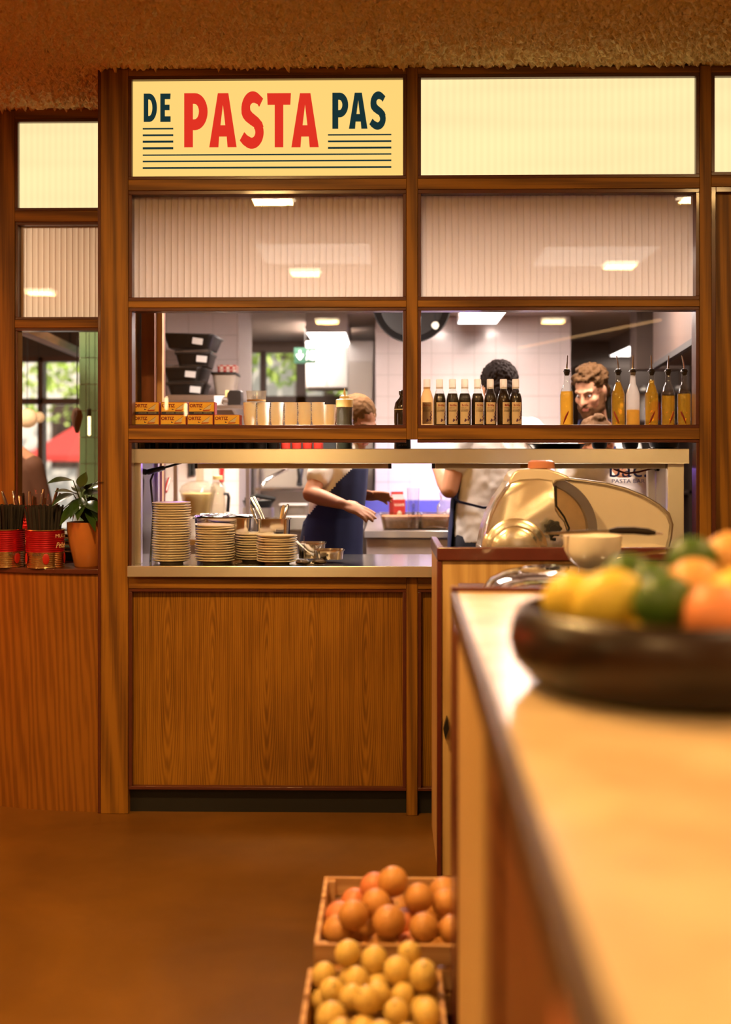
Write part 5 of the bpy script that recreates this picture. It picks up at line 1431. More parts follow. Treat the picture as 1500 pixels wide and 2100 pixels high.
def face_parts(root, M, brow, glasses=False):
    R3 = M.to_3x3()
    c = lambda *p: M @ V(p)
    for s in (-1, 1):
        e = part('eye', MB().ell(c(s * .031, -.0715, .008), (.012, .0115, .0046), R3, 12), EYEW, root)
        part('iris', MB().ell(c(s * .031 - .0, -.0815, .0055), (.0055, .003, .0044), R3, 10), IRIS, e)
        part('eyebrow', MB().tube([c(s * .014, -.091, .026), c(s * .032, -.0855, .033), c(s * .050, -.070, .028)], [.0035, .0045, .002], 8), brow, root)
    part('lips', MB().cap(c(-.019, -.0925, -.0565), c(.019, -.0925, -.0565), .0045, .0045, 8).cap(c(-.015, -.092, -.066), c(.015, -.092, -.066), .005, .005, 8), LIP, root)
    if glasses:
        g = MB()
        for s in (-1, 1):
            g.tube([c(s * .033 + .021 * math.cos(a), -.096, .008 + .017 * math.sin(a)) for a in [2 * PI * i / 16 for i in range(16)]], .0018, 6, closed=True)
            g.tube([c(s * .054, -.095, .012), c(s * .076, -.02, .014), c(s * .078, .02, .006)], .0018, 6)
        g.tube([c(-.012, -.097, .010), c(.012, -.097, .010)], .0018, 6)
        part('glasses', g, BLACK, root)
def frame(fwd, up=(0, 0, 1), o=(0, 0, 0)):
    f = V(fwd).normalized(); u = V(up); x = f.cross(u).normalized() * -1; u = x.cross(f) * -1
    # columns: local x, local y (= -forward), local z
    yv = -f; zv = u.normalized(); xv = yv.cross(zv)
    return Matrix(((xv.x, yv.x, zv.x, o[0]), (xv.y, yv.y, zv.y, o[1]), (xv.z, yv.z, zv.z, o[2]), (0, 0, 0, 1)))
def hand(mb, w_, d, n, t, s=1.0, curl=(.35, .4, .5, .55), spread=1.0, thumb=.5):
    """w_ wrist, d finger direction, n palm normal (fingers curl to it), t thumb side"""
    d = d.normalized(); n = (n - d * n.dot(d)).normalized(); t = (t - d * t.dot(d) - n * t.dot(n)).normalized()
    R3 = Matrix(((t.x, d.x, n.x), (t.y, d.y, n.y), (t.z, d.z, n.z)))
    mb.ell(w_ + d * .048 * s, (.040 * s, .056 * s, .017 * s), R3, 14)
    mb.cap(w_ - d * .012 * s, w_ + d * .035 * s, .025 * s, .022 * s, 10)
    for i, (o, L) in enumerate(((.029, .074), (.010, .083), (-.009, .077), (-.027, .060))):
        b = w_ + d * (.086 - abs(o) * .25) * s + t * o * s
        a1 = curl[i]; f1 = (d * math.cos(a1) + n * math.sin(a1) + t * o * 2.2 * spread).normalized()
        a2 = a1 * 2.0; f2 = (d * math.cos(a2) + n * math.sin(a2) + t * o * 1.2 * spread).normalized()
        m_ = b + f1 * L * .52 * s; e = m_ + f2 * L * .48 * s
        mb.cap(w_ + d * .05 * s + t * o * .8 * s, b, .0105 * s, .0102 * s, 10)
        mb.cap(b, m_, .0098 * s, .0088 * s, 10); mb.cap(m_, e, .0088 * s, .0070 * s, 10)
    b = w_ + d * .022 * s + t * .026 * s; m_ = b + (d * .7 + t * .8 + n * .3).normalized() * .038 * s; e = m_ + (d * 1.0 + t * .25 + n * thumb).normalized() * .034 * s
    mb.cap(b, m_, .014 * s, .0108 * s, 10); mb.cap(m_, e, .0108 * s, .0085 * s, 10)
def ell_ring(c, rx, ry, R3, n=24):
    return [c + R3 @ V((rx * math.cos(2 * PI * i / n), ry * math.sin(2 * PI * i / n), 0)) for i in range(n)]

def figure(label, base, yaw, head_c, head_fwd, neck_b, sh, el, wr, hands, skin, hair_fn, brow, shirt_sleeve=.55, height=1.0, build=1.0, lean=V((0, 0, 0)), glasses=False, apron=None, sleeve_m=TEE, voxel_s=.006, beard=None, head_up=(0, 0, 1), face=True, shape=1.0):
    """all points world; yaw turns the body (0 faces the camera). returns the body mesh object (top-level) with children"""
    Rz = Matrix.Rotation(yaw, 3, 'Z')
    base = V(base)
    def B(x, y, z, k=1.0):
        """body frame to world: lean grows with height"""
        t = max(0, (z - .95) / .5)
        return base + Rz @ V((x * build, y, z * height)) + V(lean) * t
    mb = MB()
    HM = frame(head_fwd, head_up, head_c)
    head_prims(mb, HM)
    nb = V(neck_b); hc = V(head_c)
    mb.cap(nb - V((0, 0, .05)), hc + HM.to_3x3() @ V((0, .02, -.06)), .062, .052, 14)
    for i in (0, 1):
        mb.cap(nb - V((0, 0, .02)), sh[i], .055, .048, 12)
        mb.cap(sh[i], el[i], .050 * shape, .040 * shape, 14); mb.cap(el[i], el[i].lerp(wr[i], .35), .040 * shape, .041 * shape, 14); mb.cap(el[i].lerp(wr[i], .35), wr[i], .041 * shape, .0265 * shape, 14)
        hd = hands[i]
        hand(mb, wr[i], V(hd[0]), V(hd[1]), V(hd[2]), hd[3] if len(hd) > 3 else .95, *(hd[4:] or ()))
    for (z, rx, ry) in ((1.32, .150, .100), (1.15, .135, .095), (1.0, .155, .105)):
        mb.ell(B(0, 0, z), (rx * build, ry, .17), Rz, 18)
    for s in (-1, 1):
        mb.cap(B(s * .088, 0, .93), B(s * .095, -.01, .50), .088, .058, 14); mb.cap(B(s * .095, -.01, .50), B(s * .095, .01, .09), .056, .036, 14)
    body = link('person', voxel(mb, voxel_s, 3, [skin]))
    tag(body, label, 'person')
    # shirt
    sm = MB(); R_ = Rz
    rings = []
    for z, rx, ry in ((.89, .172, .128), (.98, .172, .128), (1.10, .158, .118), (1.22, .165, .122), (1.32, .178, .122), (1.40, .168, .105), (1.455, .110, .082)):
        rings.append(ell_ring(B(0, .0, z), rx * build, ry, R_))
    sm.loft(rings)
    for i in (0, 1):
        e = sh[i].lerp(el[i], shirt_sleeve)
        sm.cap(B(0, 0, 1.40).lerp(sh[i], .55), sh[i], .080, .064, 14)
        sm.cap(sh[i], e, .066 * shape, .066 * shape, 16)
    def fold(co, no):
        q = co * 13
        return co + no * (.007 * noise.noise(V((q.x, q.y, q.z * .6))) + .004 * noise.noise(co * 30))
    part('t_shirt', voxel(sm, .008, 3, [sleeve_m], fold), sleeve_m, body)
    # trousers and shoes
    tm = MB()
    tm.loft([ell_ring(B(0, 0, z), rx * build, ry, R_) for z, rx, ry in ((.80, .17, .12), (.92, .172, .122), (1.0, .160, .112))])
    for s in (-1, 1):
        tm.cap(B(s * .088, 0, .90), B(s * .095, -.01, .50), .098, .072, 14); tm.cap(B(s * .095, -.01, .50), B(s * .095, .01, .10), .072, .060, 14)
    part('trousers', voxel(tm, .014, 3, [TROU]), TROU, body)
    for s in (-1, 1):
        a, b = B(s * .095, .03, .045), B(s * .11, -.13, .035)
        part('shoe', MB().cap(a, b, .045, .036, 14), SHOE, body)
    if apron:
        am = MB()
        for (z0, lst) in ((0, apron['rings']),):
            fine = []
            for (za, xa, ya), (zb_, xb, yb_) in zip(lst, lst[1:]):
                for q in range(8): t = q / 8; fine.append((za + (zb_ - za) * t, xa + (xb - xa) * t, ya + (yb_ - ya) * t))
            am.loft([ell_ring(B(0, -.002, z), rx * build, ry, R_, 96) for z, rx, ry in fine + [lst[-1]]])
        me = am.mesh('apron', [NAVY], 60, fix=False)
        import bmesh
        bmm = bmesh.new(); bmm.from_mesh(me)
        inv = Rz.inverted()
        kill = []
        for f in bmm.faces:
            c0 = f.calc_center_median(); t = max(0, (c0.z / height - .95) / .5)
            l = inv @ (c0 - base - V(lean) * t)
            if len(f.verts) > 4 or not apron['keep'](l.x, l.y, c0.z / height): kill.append(f)
        bmesh.ops.delete(bmm, geom=kill, context='FACES')
        bmesh.ops.subdivide_edges(bmm, edges=bmm.edges, cuts=1, use_grid_fill=True)
        for v in bmm.verts: v.co += (v.co - B(0, 0, v.co.z / height)).normalized() * .008 * noise.noise(V((v.co.x * 14, v.co.y * 14, v.co.z * 3)))
        bmm.to_mesh(me); bmm.free()
        o = part('apron', me, NAVY, body, 'navy apron'); s = o.modifiers.new('solid', 'SOLIDIFY'); s.thickness = .004; s.offset = 1
        if apron.get('strings'):
            st = MB()
            for pts in apron['strings']: st.tube([B(*q) for q in pts], .011, 8, flat=.35)
            part('apron_string', st, NAVY, o)
    if face: face_parts(body, HM, brow, glasses)
    hair_fn(body, HM)
    if beard:
        bb = MB(); R3 = HM.to_3x3(); c = lambda *p: HM @ V(p)
        for s in (-1, 1):
            bb.cap(c(s * .064, -.005, -.02), c(s * .052, -.03, -.075), .020, .026, 12); bb.cap(c(s * .052, -.03, -.075), c(s * .012, -.072, -.106), .028, .026, 12)
            bb.cap(c(s * .004, -.098, -.044), c(s * .030, -.084, -.062), .0075, .008, 8)
            bb.cap(c(s * .030, -.082, -.062), c(s * .022, -.078, -.09), .012, .018, 8)
        bb.ell(c(0, -.078, -.094), (.028, .022, .022), R3, 12)
        def fz(co, no): return co + no * .004 * noise.noise(co * 160)
        part('beard', voxel(bb, .005, 1, [beard], fz), beard, body)
    return body

def hair_blob(prims, m_, name='hair', fuzz=.008, freq=60, vs=.006):
    def fn(body, HM):
        mb = MB(); R3 = HM.to_3x3()
        for p in prims:
            if len(p) == 2: mb.ell(HM @ V(p[0]), p[1], R3, 18)
            else: mb.cap(HM @ V(p[0]), HM @ V(p[1]), p[2], p[3], 12)
        def fz(co, no): return co + no * (fuzz * noise.noise(co * freq) + fuzz * .5 * noise.noise(V((co.x * freq * 3, co.y * freq * 3, co.z * freq * .8))))
        part(name, voxel(mb, vs, 1, [m_], fz), m_, body)
    return fn

# woman in the navy apron, turned to the worktable
d1 = 5.62
hc1 = C(733, 868, d1)
def bring(top=1.42, w_=.19): return None
ap_keep = lambda x, y, z: (z < 1.08 and y < .125) or (z >= 1.08 and y < .115 - (z - 1.08) * .85)
b1 = C(686, 1000, d1); b1.z = 0
figure('person with tied blond hair, glasses and navy apron, reaching over the counter', b1 + V((-.02, .0, 0)), math.radians(78), hc1, (.64, -.62, -.46), C(700, 905, d1 + .02),
       [C(672, 938, d1 - .12), C(712, 935, d1 + .20)], [C(637, 1013, d1 - .22), C(700, 1010, d1 + .30)], [C(703, 1034, d1 - .34), C(742, 1018, d1 + .16)],
       [(V((.9, -.15, -.32)), V((.1, .5, -.9)), V((.3, .8, .5)), .98, (.10, .16, .22, .30)), (V((.95, -.25, .05)), V((0, -.6, -.8)), V((.2, -.5, .8)), .98, (.12, .2, .3, .4))],
       SKIN2, hair_blob([((0, .022, .045), (.084, .098, .092)), ((0, .10, -.01), (.06, .05, .06)), ((0, .13, -.03), (0, .16, -.14), .035, .02), ((.066, -.02, .03), (.07, .02, -.03), .022, .016), ((-.066, -.02, .03), (-.07, .02, -.03), .022, .016)], HAIRB, fuzz=.004),
       HAIRB, .50, .98, .92, V((.05, -.02, 0)), True,
       {'rings': [(.55, .19, .17), (.80, .19, .155), (.95, .186, .148), (1.05, .178, .14), (1.10, .172, .136), (1.18, .174, .138), (1.26, .182, .140), (1.33, .186, .138), (1.38, .17, .125)], 'keep': ap_keep,
        'strings': [[(-.12, .105, 1.07), (-.06, .125, 1.065), (.06, .125, 1.065), (.12, .105, 1.07)]]}, shape=.92)

# man seen from behind
d2 = 5.85
hc2 = C(1024, 800, d2)
b2 = C(1010, 1000, d2); b2.z = 0
spike = []
rg = random.Random(3)
for i in range(26):
    a = rg.uniform(0, 2 * PI); q = rg.uniform(.03, .085)
    x, y = q * math.cos(a), q * math.sin(a) + .02
    zz = .045 + .088 * math.sqrt(max(0, 1 - (q / .098) ** 2))
    spike.append(((x, y, zz), (x * 1.1 + rg.gauss(0, .006), y * 1.05 + rg.gauss(0, .006), zz + .010), .016, .006))
figure('person with short dark hair seen from behind, navy apron strings over white shirt', b2, math.radians(180), hc2, (-.12, .98, -.22), C(1020, 860, d2),
       [C(950, 898, d2 - .02), C(1090, 884, d2)], [C(922, 1004, d2 - .06), C(1120, 1000, d2)], [C(898, 960, d2 + .22), C(1080, 1010, d2 + .26)],
       [(V((.6, .8, -.1)), V((.3, .3, -.9)), V((.2, .3, .9)), .95, (.3, .35, .4, .5)), (V((-.5, .8, -.2)), V((0, .2, -.9)), V((-.5, .2, .8)), .95, (.3, .35, .4, .5))],
       SKIN2, hair_blob([((0, .022, .050), (.092, .106, .096)), ((0, .075, -.02), (.078, .05, .07))] , HAIRD, fuzz=.009, freq=75, vs=.005),
       HAIRD, .46, 1.06, 1.12, V((0, .02, 0)), False,
       {'rings': [(.50, .21, .17), (.80, .20, .15), (.95, .19, .145), (1.05, .182, .138), (1.12, .178, .135)], 'keep': lambda x, y, z: y < .045,
        'strings': [[(-.182, .03, 1.12), (-.15, .10, 1.09), (-.06, .145, 1.06), (.05, .145, 1.055), (.15, .10, 1.08), (.182, .03, 1.11)], [(-.19, .05, 1.12), (-.19, .07, 1.0), (-.195, .06, .85)]]}, face=True, shape=1.08)

# bearded cook
d3 = 6.25
hc3 = C(1212, 803, d3)
b3 = C(1225, 1000, d3 + .03); b3.z = 0
curls = []
for i in range(90):
    a = rg.uniform(0, 2 * PI); e = rg.uniform(.05, 1.35)
    x, y, zz = .088 * math.cos(e) * math.cos(a), .105 * math.cos(e) * math.sin(a) + .02, .05 + .088 * math.sin(e)
    if y < -.045 and zz < .085: continue
    curls.append(((x, y, zz), (.014, .014, .012)))
figure('bearded person with curly brown hair looking down behind the oil bottles', b3, math.radians(-14), hc3, (-.56, -.70, -.44), C(1226, 868, d3 + .04),
       [C(1172, 905, d3), C(1288, 905, d3 + .03)], [C(1150, 1000, d3 - .02), C(1310, 1000, d3)], [C(1190, 1040, d3 - .26), C(1262, 1045, d3 - .26)],
       [(V((.6, -.5, -.1)), V((0, 0, -1)), V((-.3, -.5, .6)), .95), (V((-.6, -.5, -.1)), V((0, 0, -1)), V((.3, -.5, .6)), .95)],
       SKIN, hair_blob([((0, .030, .052), (.086, .100, .088)), ((0, .08, -.02), (.07, .04, .06))] + curls, HAIRC, fuzz=.006, freq=90, vs=.005),
       HAIRC, .5, 1.04, 1.05, V((0, 0, 0)), False,
       {'rings': [(.55, .20, .17), (.80, .20, .155), (.95, .19, .148), (1.10, .175, .138), (1.26, .182, .142), (1.33, .186, .14), (1.42, .17, .12)], 'keep': lambda x, y, z: (z < 1.06 and y < .05) or (y < -.02 and abs(x) < .16 - max(0, z - 1.06) * .2),
        'strings': [[(-.09, -.115, 1.40), (-.085, -.04, 1.49), (-.05, .05, 1.50)], [(.09, -.115, 1.40), (.085, -.04, 1.49), (.05, .05, 1.50)]]}, beard=mat('beard_hair', (.07, .03, .011), .8, spec=.1, noise_amt=.4, nscale=220))

# cook in the printed shirt, back to us and bending
d4 = 5.55
hc4 = C(1222, 914, d4 + .16)
b4 = C(1268, 1000, d4); b4.z = 0
p4 = figure('person with light brown hair seen from behind in a printed white shirt', b4, math.radians(172), hc4, (-.15, .9, -.65), C(1250, 938, d4 + .06),
       [C(1190, 955, d4), C(1336, 948, d4 + .02)], [C(1150, 1010, d4 + .04), C(1358, 1035, d4 + .04)], [C(1150, 968, d4 + .30), C(1330, 1060, d4 + .28)],
       [(V((.6, .8, -.1)), V((.3, .3, -.9)), V((.2, .3, .9)), .95), (V((-.5, .8, -.2)), V((0, .2, -.9)), V((-.5, .2, .8)), .95)],
       SKIN2, hair_blob([((0, .022, .048), (.084, .100, .092)), ((0, .085, .02), (.07, .045, .07)), ((0, .11, .075), (.035, .03, .03))], HAIRL, fuzz=.005),
       HAIRL, .42, .90, 1.05, V((-.02, .06, 0)), False, None, face=True)
TXB = mat('shirt_print_blue', (.02, .035, .16), .8, noise_amt=0)
q4 = C(1290, 952, d4 - .15)
for s_, w_, h_, dz in (('bac.', .17, .075, .0), ('PASTA BAR', .15, .018, -.055)):
    me = text_mesh(s_, w_, h_, TXB)
    for v in me.vertices: v.co.y += (v.co.x ** 2) * 1.3
    part('shirt_print', me, TXB, p4, loc=q4 + V((0, 0, dz - .022)))
ck = thing('red_cable', 'dark red cord drooping under the shelf across the white shirt', 'cord')
part('wire', MB().tube([C(1250, 952, 4.85), C(1262, 963, 4.85), C(1285, 971, 4.85), C(1310, 968, 4.85), C(1340, 960, 4.85), C(1366, 960, 4.85)], .004, 8), mat('red_cable', (.12, .01, .01), .4), ck)
part('plug', MB().box(C(1345, 965, 4.85).x, C(1362, 965, 4.85).x, C(1345, 965, 4.85).y - .015, C(1345, 965, 4.85).y + .015, C(1345, 966, 4.85).z, C(1345, 957, 4.85).z), BLACK, ck, smooth=0, bev=.002)

# guest seated in the hall, seen from behind
d6 = 7.2
BRJ = mat('brown_jacket', (.085, .032, .014), .8)
g0 = C(20, 1000, d6)
def guest():
    mb = MB(); nb = C(12, 912, d6); hc = C(-6, 874, d6 - .02)
    HM = frame((-.3, .9, 0), (0, 0, 1), hc); head_prims(mb, HM)
    mb.cap(nb - V((0, 0, .05)), hc + V((0, .01, -.06)), .062, .052)
    shs = [C(-50, 945, d6), C(66, 950, d6)]; els = [C(-70, 1040, d6 + .05), C(92, 1050, d6 + .05)]
    wrs = [C(-40, 1070, d6 + .3), C(70, 1070, d6 + .3)]
    for i in (0, 1):
        mb.cap(nb, shs[i], .055, .05); mb.cap(shs[i], els[i], .05, .042); mb.cap(els[i], wrs[i], .042, .027)
        hand(mb, wrs[i], V((0, 1, 0)), V((0, 0, -1)), V((1 if i == 0 else -1, 0, 0)))
    cx = (shs[0] + shs[1]) / 2
    for dz in (0.12, .28, .42): mb.ell(cx - V((0, 0, dz)), (.16, .11, .17), None, 16)
    hip = cx - V((0, 0, .5))
    for s in (-1, 1):
        kn = V((hip.x + s * .11, hip.y + .42, .50)); mb.cap(V((hip.x + s * .09, hip.y, hip.z)), kn, .085, .06); mb.cap(kn, V((kn.x, kn.y + .03, .06)), .055, .038)
    o = link('person', voxel(mb, .008, 3, [SKIN])); tag(o, 'seated guest in a brown jacket seen from behind through the small window', 'person')
    jm = MB()
    jm.loft([ell_ring(cx - V((0, 0, dz)), rx, ry, Matrix.Identity(3)) for dz, rx, ry in ((.58, .21, .15), (.40, .19, .145), (.2, .20, .14), (.05, .19, .125), (-.03, .15, .105), (-.09, .085, .075))])
    for i in (0, 1): jm.cap(shs[i] + V((0, 0, -.02)), els[i], .072, .06); jm.cap(els[i], wrs[i], .06, .04)
    part('jacket', voxel(jm, .010, 4, [BRJ]), BRJ, o)
    hair_blob([((0, .022, .045), (.086, .1, .093)), ((0, .08, -.02), (.07, .05, .06))], HAIRD)(o, HM)
    tm = MB()
    for s in (-1, 1):
        kn = V((hip.x + s * .11, hip.y + .42, .50)); tm.cap(V((hip.x + s * .09, hip.y, hip.z)), kn, .095, .07); tm.cap(kn, V((kn.x, kn.y + .03, .08)), .07, .06)
    part('trousers', voxel(tm, .014, 3, [TROU]), TROU, o)
    face_parts(o, HM, HAIRD)
    st = thing('hall_stool', 'dark round stool under the seated guest', 'stool', (hip.x, hip.y, 0))
    part('seat', MB().lathe([(0, hip.z - .13), (.19, hip.z - .13), (.2, hip.z - .11), (.18, hip.z - .09), (0, hip.z - .09)], n=28), FRAMEW, st)
    for i in range(4):
        a = PI / 4 + i * PI / 2; part('leg', MB().tube([(.13 * math.cos(a), .13 * math.sin(a), hip.z - .12), (.19 * math.cos(a), .19 * math.sin(a), 0)], .016, 8), FRAMEW, st)
guest()
# ------------------------------------------------------------------ end stand, slicer, lid, bowl
d0 = 3.853
s0 = C(899, 1122, d0)
stz = s0.z
stand = thing('slicer_stand', 'pale wooden stand with dark red trim carrying the meat slicer', 'stand', (s0.x, s0.y, 0), math.radians(.2))
SW, SD = 1.55, .50
part('front_board', MB().box(.014, SW, .0, .02, .0, stz - .044), LIGHTW, stand, smooth=0)
part('side_board', MB().box(.0, .02, .02, SD, .0, stz - .044), LIGHTW, stand, smooth=0)
part('rear_board', MB().box(.0, SW, SD, SD + .02, .0, stz - .044), LIGHTW, stand, smooth=0)
part('top_rim', MB().box(-.004, SW, -.012, .012, stz - .044, stz), MAHOG, stand, 'dark red rim', bev=.004)
part('top_rim', MB().box(-.004, .02, .012, SD + .02, stz - .044, stz), MAHOG, stand, 'dark red rim', bev=.004)
part('corner_trim', MB().box(-.004, .012, -.008, .012, 0, stz - .044), MAHOG, stand, bev=.003)
part('counter_top', MB().box(.02, SW, .012, SD, stz - .075, stz - .040), STEELT, stand, smooth=0)
hk = part('latch', MB().prism([(.0, 0), (.012, .035), (.006, .075), (-.002, .05), (-.006, .03)], -.03, .0, 'xz'), BLACK, stand, 'black latch')
hk.location = (.022, -.002, PZ(1500, s0.y, 915) - .02)
SLM = mat('slicer_aluminium', (.96, .90, .82), .22, .88, noise_amt=.05)
SLP = mat('slicer_satin', (.97, .90, .80), .3, .5, noise_amt=.03)
SLD = mat('slicer_grey', (.32, .29, .27), .3, .9)
SLG = mat('blade_steel', (.85, .68, .42), .28, 1, noise_amt=.2, nscale=20)
dS = 4.08
k = dS / F
o0 = C(1060, 1122, dS); zb = stz - .040
sl = thing('meat_slicer', 'polished meat slicer with round blade on the pale stand', 'slicer', (o0.x, o0.y, zb), math.radians(1.1))
def q(px, py): return ((px - 1060) * k, (1122 - py) * k + (o0.z - zb))
# photo outline of the motor housing, in front view, lofted in depth
hull = [(982, 1144), (985, 1110), (990, 1085), (1000, 1052), (1015, 1022), (1030, 1000), (1041, 985), (1060, 978), (1100, 976), (1128, 980), (1133, 1000), (1134, 1040), (1142, 1054), (1153, 1066), (1159, 1084), (1158, 1104), (1150, 1118), (1140, 1144)]
def sc_out(f, dy): 
    cx = sum(p[0] for p in hull) / len(hull); cy = 1090
    return [( (lambda u: (u[0], dy, u[1]))(q(cx + (p[0] - cx) * f, cy + (p[1] - cy) * f)) ) for p in hull]
part('motor_housing', MB().loft([sc_out(.93, -.085), sc_out(.98, -.075), sc_out(1.0, -.055), sc_out(1.0, .10), sc_out(.95, .12)]), SLM, sl, smooth=50)
capo = [(1038, 993), (1041, 980), (1048, 968), (1058, 963), (1090, 961), (1120, 962), (1140, 968), (1158, 976), (1164, 982), (1150, 984), (1134, 986), (1130, 993)]
part('top_cover', MB().prism([q(*p) for p in capo], -.078, .10), SLP, sl, smooth=50, bev=.006)
nb = q(1108, 952)
part('guard_knob', MB().loft([[(nb[0] + x * 28 * k, -.03 + y * .032, nb[1] + z * 9 * k) for x, y in [(math.cos(2 * PI * i / 20), math.sin(2 * PI * i / 20)) for i in range(20)]] for z, in ((-.9,),)] + [[(nb[0] + x * 27 * k, -.03 + y * .034, nb[1] + z * 9 * k) for x, y in [(math.cos(2 * PI * i / 20), math.sin(2 * PI * i / 20)) for i in range(20)]] for z in (-.5, .5)] + [[(nb[0] + x * 20 * k, -.03 + y * .024, nb[1] + z * 9 * k) for x, y in [(math.cos(2 * PI * i / 20), math.sin(2 * PI * i / 20)) for i in range(20)]] for z in (.95,)]), mat('pink_knob', (.62, .26, .17), .35, noise_amt=.05), sl, 'pink moulded knob')
part('knob_stem', MB().box(q(1085, 0)[0], q(1120, 0)[0], -.05, -.01, q(0, 965)[1], q(0, 955)[1]), mat('orange_stem', (.60, .28, .10), .4), sl, bev=.004)
# round motor bulge with stepped rings at lower front
bc = q(1052, 1122)
def dome(rx, rz, d_, y0, n=40):
    mb = MB(); rings = []
    for t in (0, .35, .6, .8, .92, 1.0):
        s_ = math.sqrt(max(0, 1 - t * t)) if t < 1 else .02
        rings.append([(bc[0] + rx * s_ * math.cos(2 * PI * i / n), y0 - d_ * t, bc[1] + rz * s_ * math.sin(2 * PI * i / n)) for i in range(n)])
    return mb.loft(rings)
part('motor_bulge', dome(68 * k, 66 * k, .022, -.078), SLM, sl, smooth=60)
part('motor_step', dome(50 * k, 48 * k, .018, -.092), SLM, sl, smooth=60)
# blade and guard ring, facing the viewer
bcx, bcz = q(1112, 1088)
part('blade_guard', MB().lathe([(94 * k, -.02), (112 * k, -.025), (113 * k, -.02), (113 * k, .012), (92 * k, .012)], c=(bcx, .01, bcz), n=64, axis='Y', close=True), SLD, sl)
part('blade', MB().lathe([(0, .030), (36 * k, .030), (40 * k, .024), (68 * k, .020), (70 * k, .026), (84 * k, .016), (95 * k, .002), (95 * k, -.004), (0, -.004)], c=(bcx, .02, bcz), n=64, axis='Y'), SLG, sl)
part('gap_line', MB().tube([(q(1133, 0)[0], -.080, q(0, 995)[1]), (q(1134, 0)[0], -.081, q(0, 1036)[1]), (q(1150, 0)[0], -.079, q(0, 1058)[1]), (q(1160, 0)[0], -.076, q(0, 1080)[1]), (q(1156, 0)[0], -.076, q(0, 1103)[1]), (q(1140, 0)[0], -.076, q(0, 1120)[1])], .0035, 8), BLACK, sl)
plate_o = [(1150, 984), (1175, 984), (1210, 988), (1250, 994), (1290, 1004), (1330, 1020), (1360, 1038), (1380, 1056), (1387, 1078), (1384, 1105), (1374, 1140), (1150, 1140)]
part('carriage_plate', MB().prism([q(*p) for p in plate_o], .062, .078), SLP, sl, smooth=30, bev=.004)
rim = [q(*p) for p in plate_o[:-1]]
part('carriage_rim', MB().tube([(a, .060, b) for a, b in rim], [.007] * len(rim), 10), STEELD, sl)
kc = q(1121, 1079)
def star(r0, r1, n=7):
    return [(kc[0] + (r0 if i % 2 else r1) * k * math.cos(PI * i / n), kc[1] + (r0 if i % 2 else r1) * k * math.sin(PI * i / n)) for i in range(2 * n)]
kb = part('star_knob', MB().prism(star(14, 19), -.155, -.120), BLACKM, sl, 'black star knob', bev=.004)
part('knob_hub', MB().lathe([(0, 0), (9 * k, 0), (11 * k, .03), (11 * k, .05), (0, .05)], c=(kc[0], -.175, kc[1]), n=18, axis='Y'), BLACK, kb)
part('knob_lever', MB().tube([(kc[0] - .005, -.14, kc[1] - .02), (kc[0] - .004, -.14, kc[1] - .035), (kc[0] + .01, -.14, kc[1] - .036)], .006, 8), BLACK, kb)
for x in (-.10, .10, .40):
    part('foot', MB().lathe([(0, 0), (.02, 0), (.017, .012), (0, .012)], c=(x, .0, 0), n=14), BLACK, sl)
part('base_tray', MB().box(-.13, .50, -.09, .12, .010, .030), SLM, sl, bev=.006)

# side table with scale lid and white bowl
dL = 3.22
lc = C(1180, 1226, dL)
lt = thing('side_table', 'low side table between the bar and the slicer stand', 'table', (lc.x, lc.y, 0))
tz = .985
part('table_top', MB().box(-.30, .55, -.30, .30, tz - .03, tz), MAHOG, lt, bev=.003)
part('table_body', MB().box(-.28, .53, -.28, .28, .0, tz - .03), BROWNW, lt, smooth=0)
lid = thing('serving_dome', 'round shiny steel lid with stepped rings under the white bowl', 'lid', (lc.x + .03, lc.y, tz))
part('dome', MB().lathe([(.280, 0), (.285, .005), (.280, .020), (.258, .044), (.222, .061), (.185, .069), (.18, .066), (.155, .069), (.13, .0725), (.125, .069), (.0, .071), (0, .066), (.11, .064), (.16, .055), (.262, .014), (.275, 0)], n=72), mat('mirror_steel', (.72, .70, .68), .08, 1, noise_amt=.03), lid)
part('rim_ring', MB().lathe([(.281, .0), (.289, .003), (.285, .008), (.279, .006)], n=72, close=True), CHROME, lid)
bw_ = thing('white_bowl', 'small white bowl with a black handled knife across it', 'bowl', (lc.x + .045, lc.y - .01, tz + .0725))
R0 = 60 / F * 3.22
part('bowl', MB().lathe([(0, 0), (R0 * .42, 0), (R0 * .48, .004), (R0 * .78, .024), (R0 * .95, .052), (R0, .090), (R0 * .965, .091), (R0 * .90, .052), (R0 * .7, .026), (0, .008)], n=40), mat('white_porcelain', (.90, .84, .76), .15, coat=.5, noise_amt=.03), bw_, smooth=50)
part('foot_ring', MB().lathe([(R0 * .40, -.003), (R0 * .46, -.003), (R0 * .46, .003), (R0 * .40, .003)], n=32, close=True), CERAM, bw_)
kn = thing('serving_knife', 'black handled knife resting across the white bowl', 'knife')
p = [C(1118, 1094, 3.16), C(1200, 1091, 3.18), C(1252, 1089, 3.19)]
part('blade', MB().tube(p, [.003, .007, .0045], 8, flat=.25), CHROME, kn)
hp_ = [C(1250, 1089, 3.19), C(1268, 1088, 3.19), C(1300, 1088, 3.20), C(1330, 1091, 3.20), C(1345, 1093, 3.2)]
part('handle', MB().tube(hp_, [.006, .0105, .011, .0105, .006], 12, flat=.8), mat('dark_handle', (.012, .006, .004), .6, spec=.2), kn)
part('end_ring', MB().tube([C(1344, 1093, 3.2), C(1360, 1094, 3.2)], [.004, .0025], 8), CHROME, kn)
ss = thing('steel_spoon', 'steel spoon handle lying beside the white bowl on the lid', 'spoon')
part('handle', MB().tube([C(1255, 1140, 3.30), C(1310, 1137, 3.3), C(1366, 1131, 3.3)], [.007, .0055, .0075], 10, flat=.5), CHROME, ss)
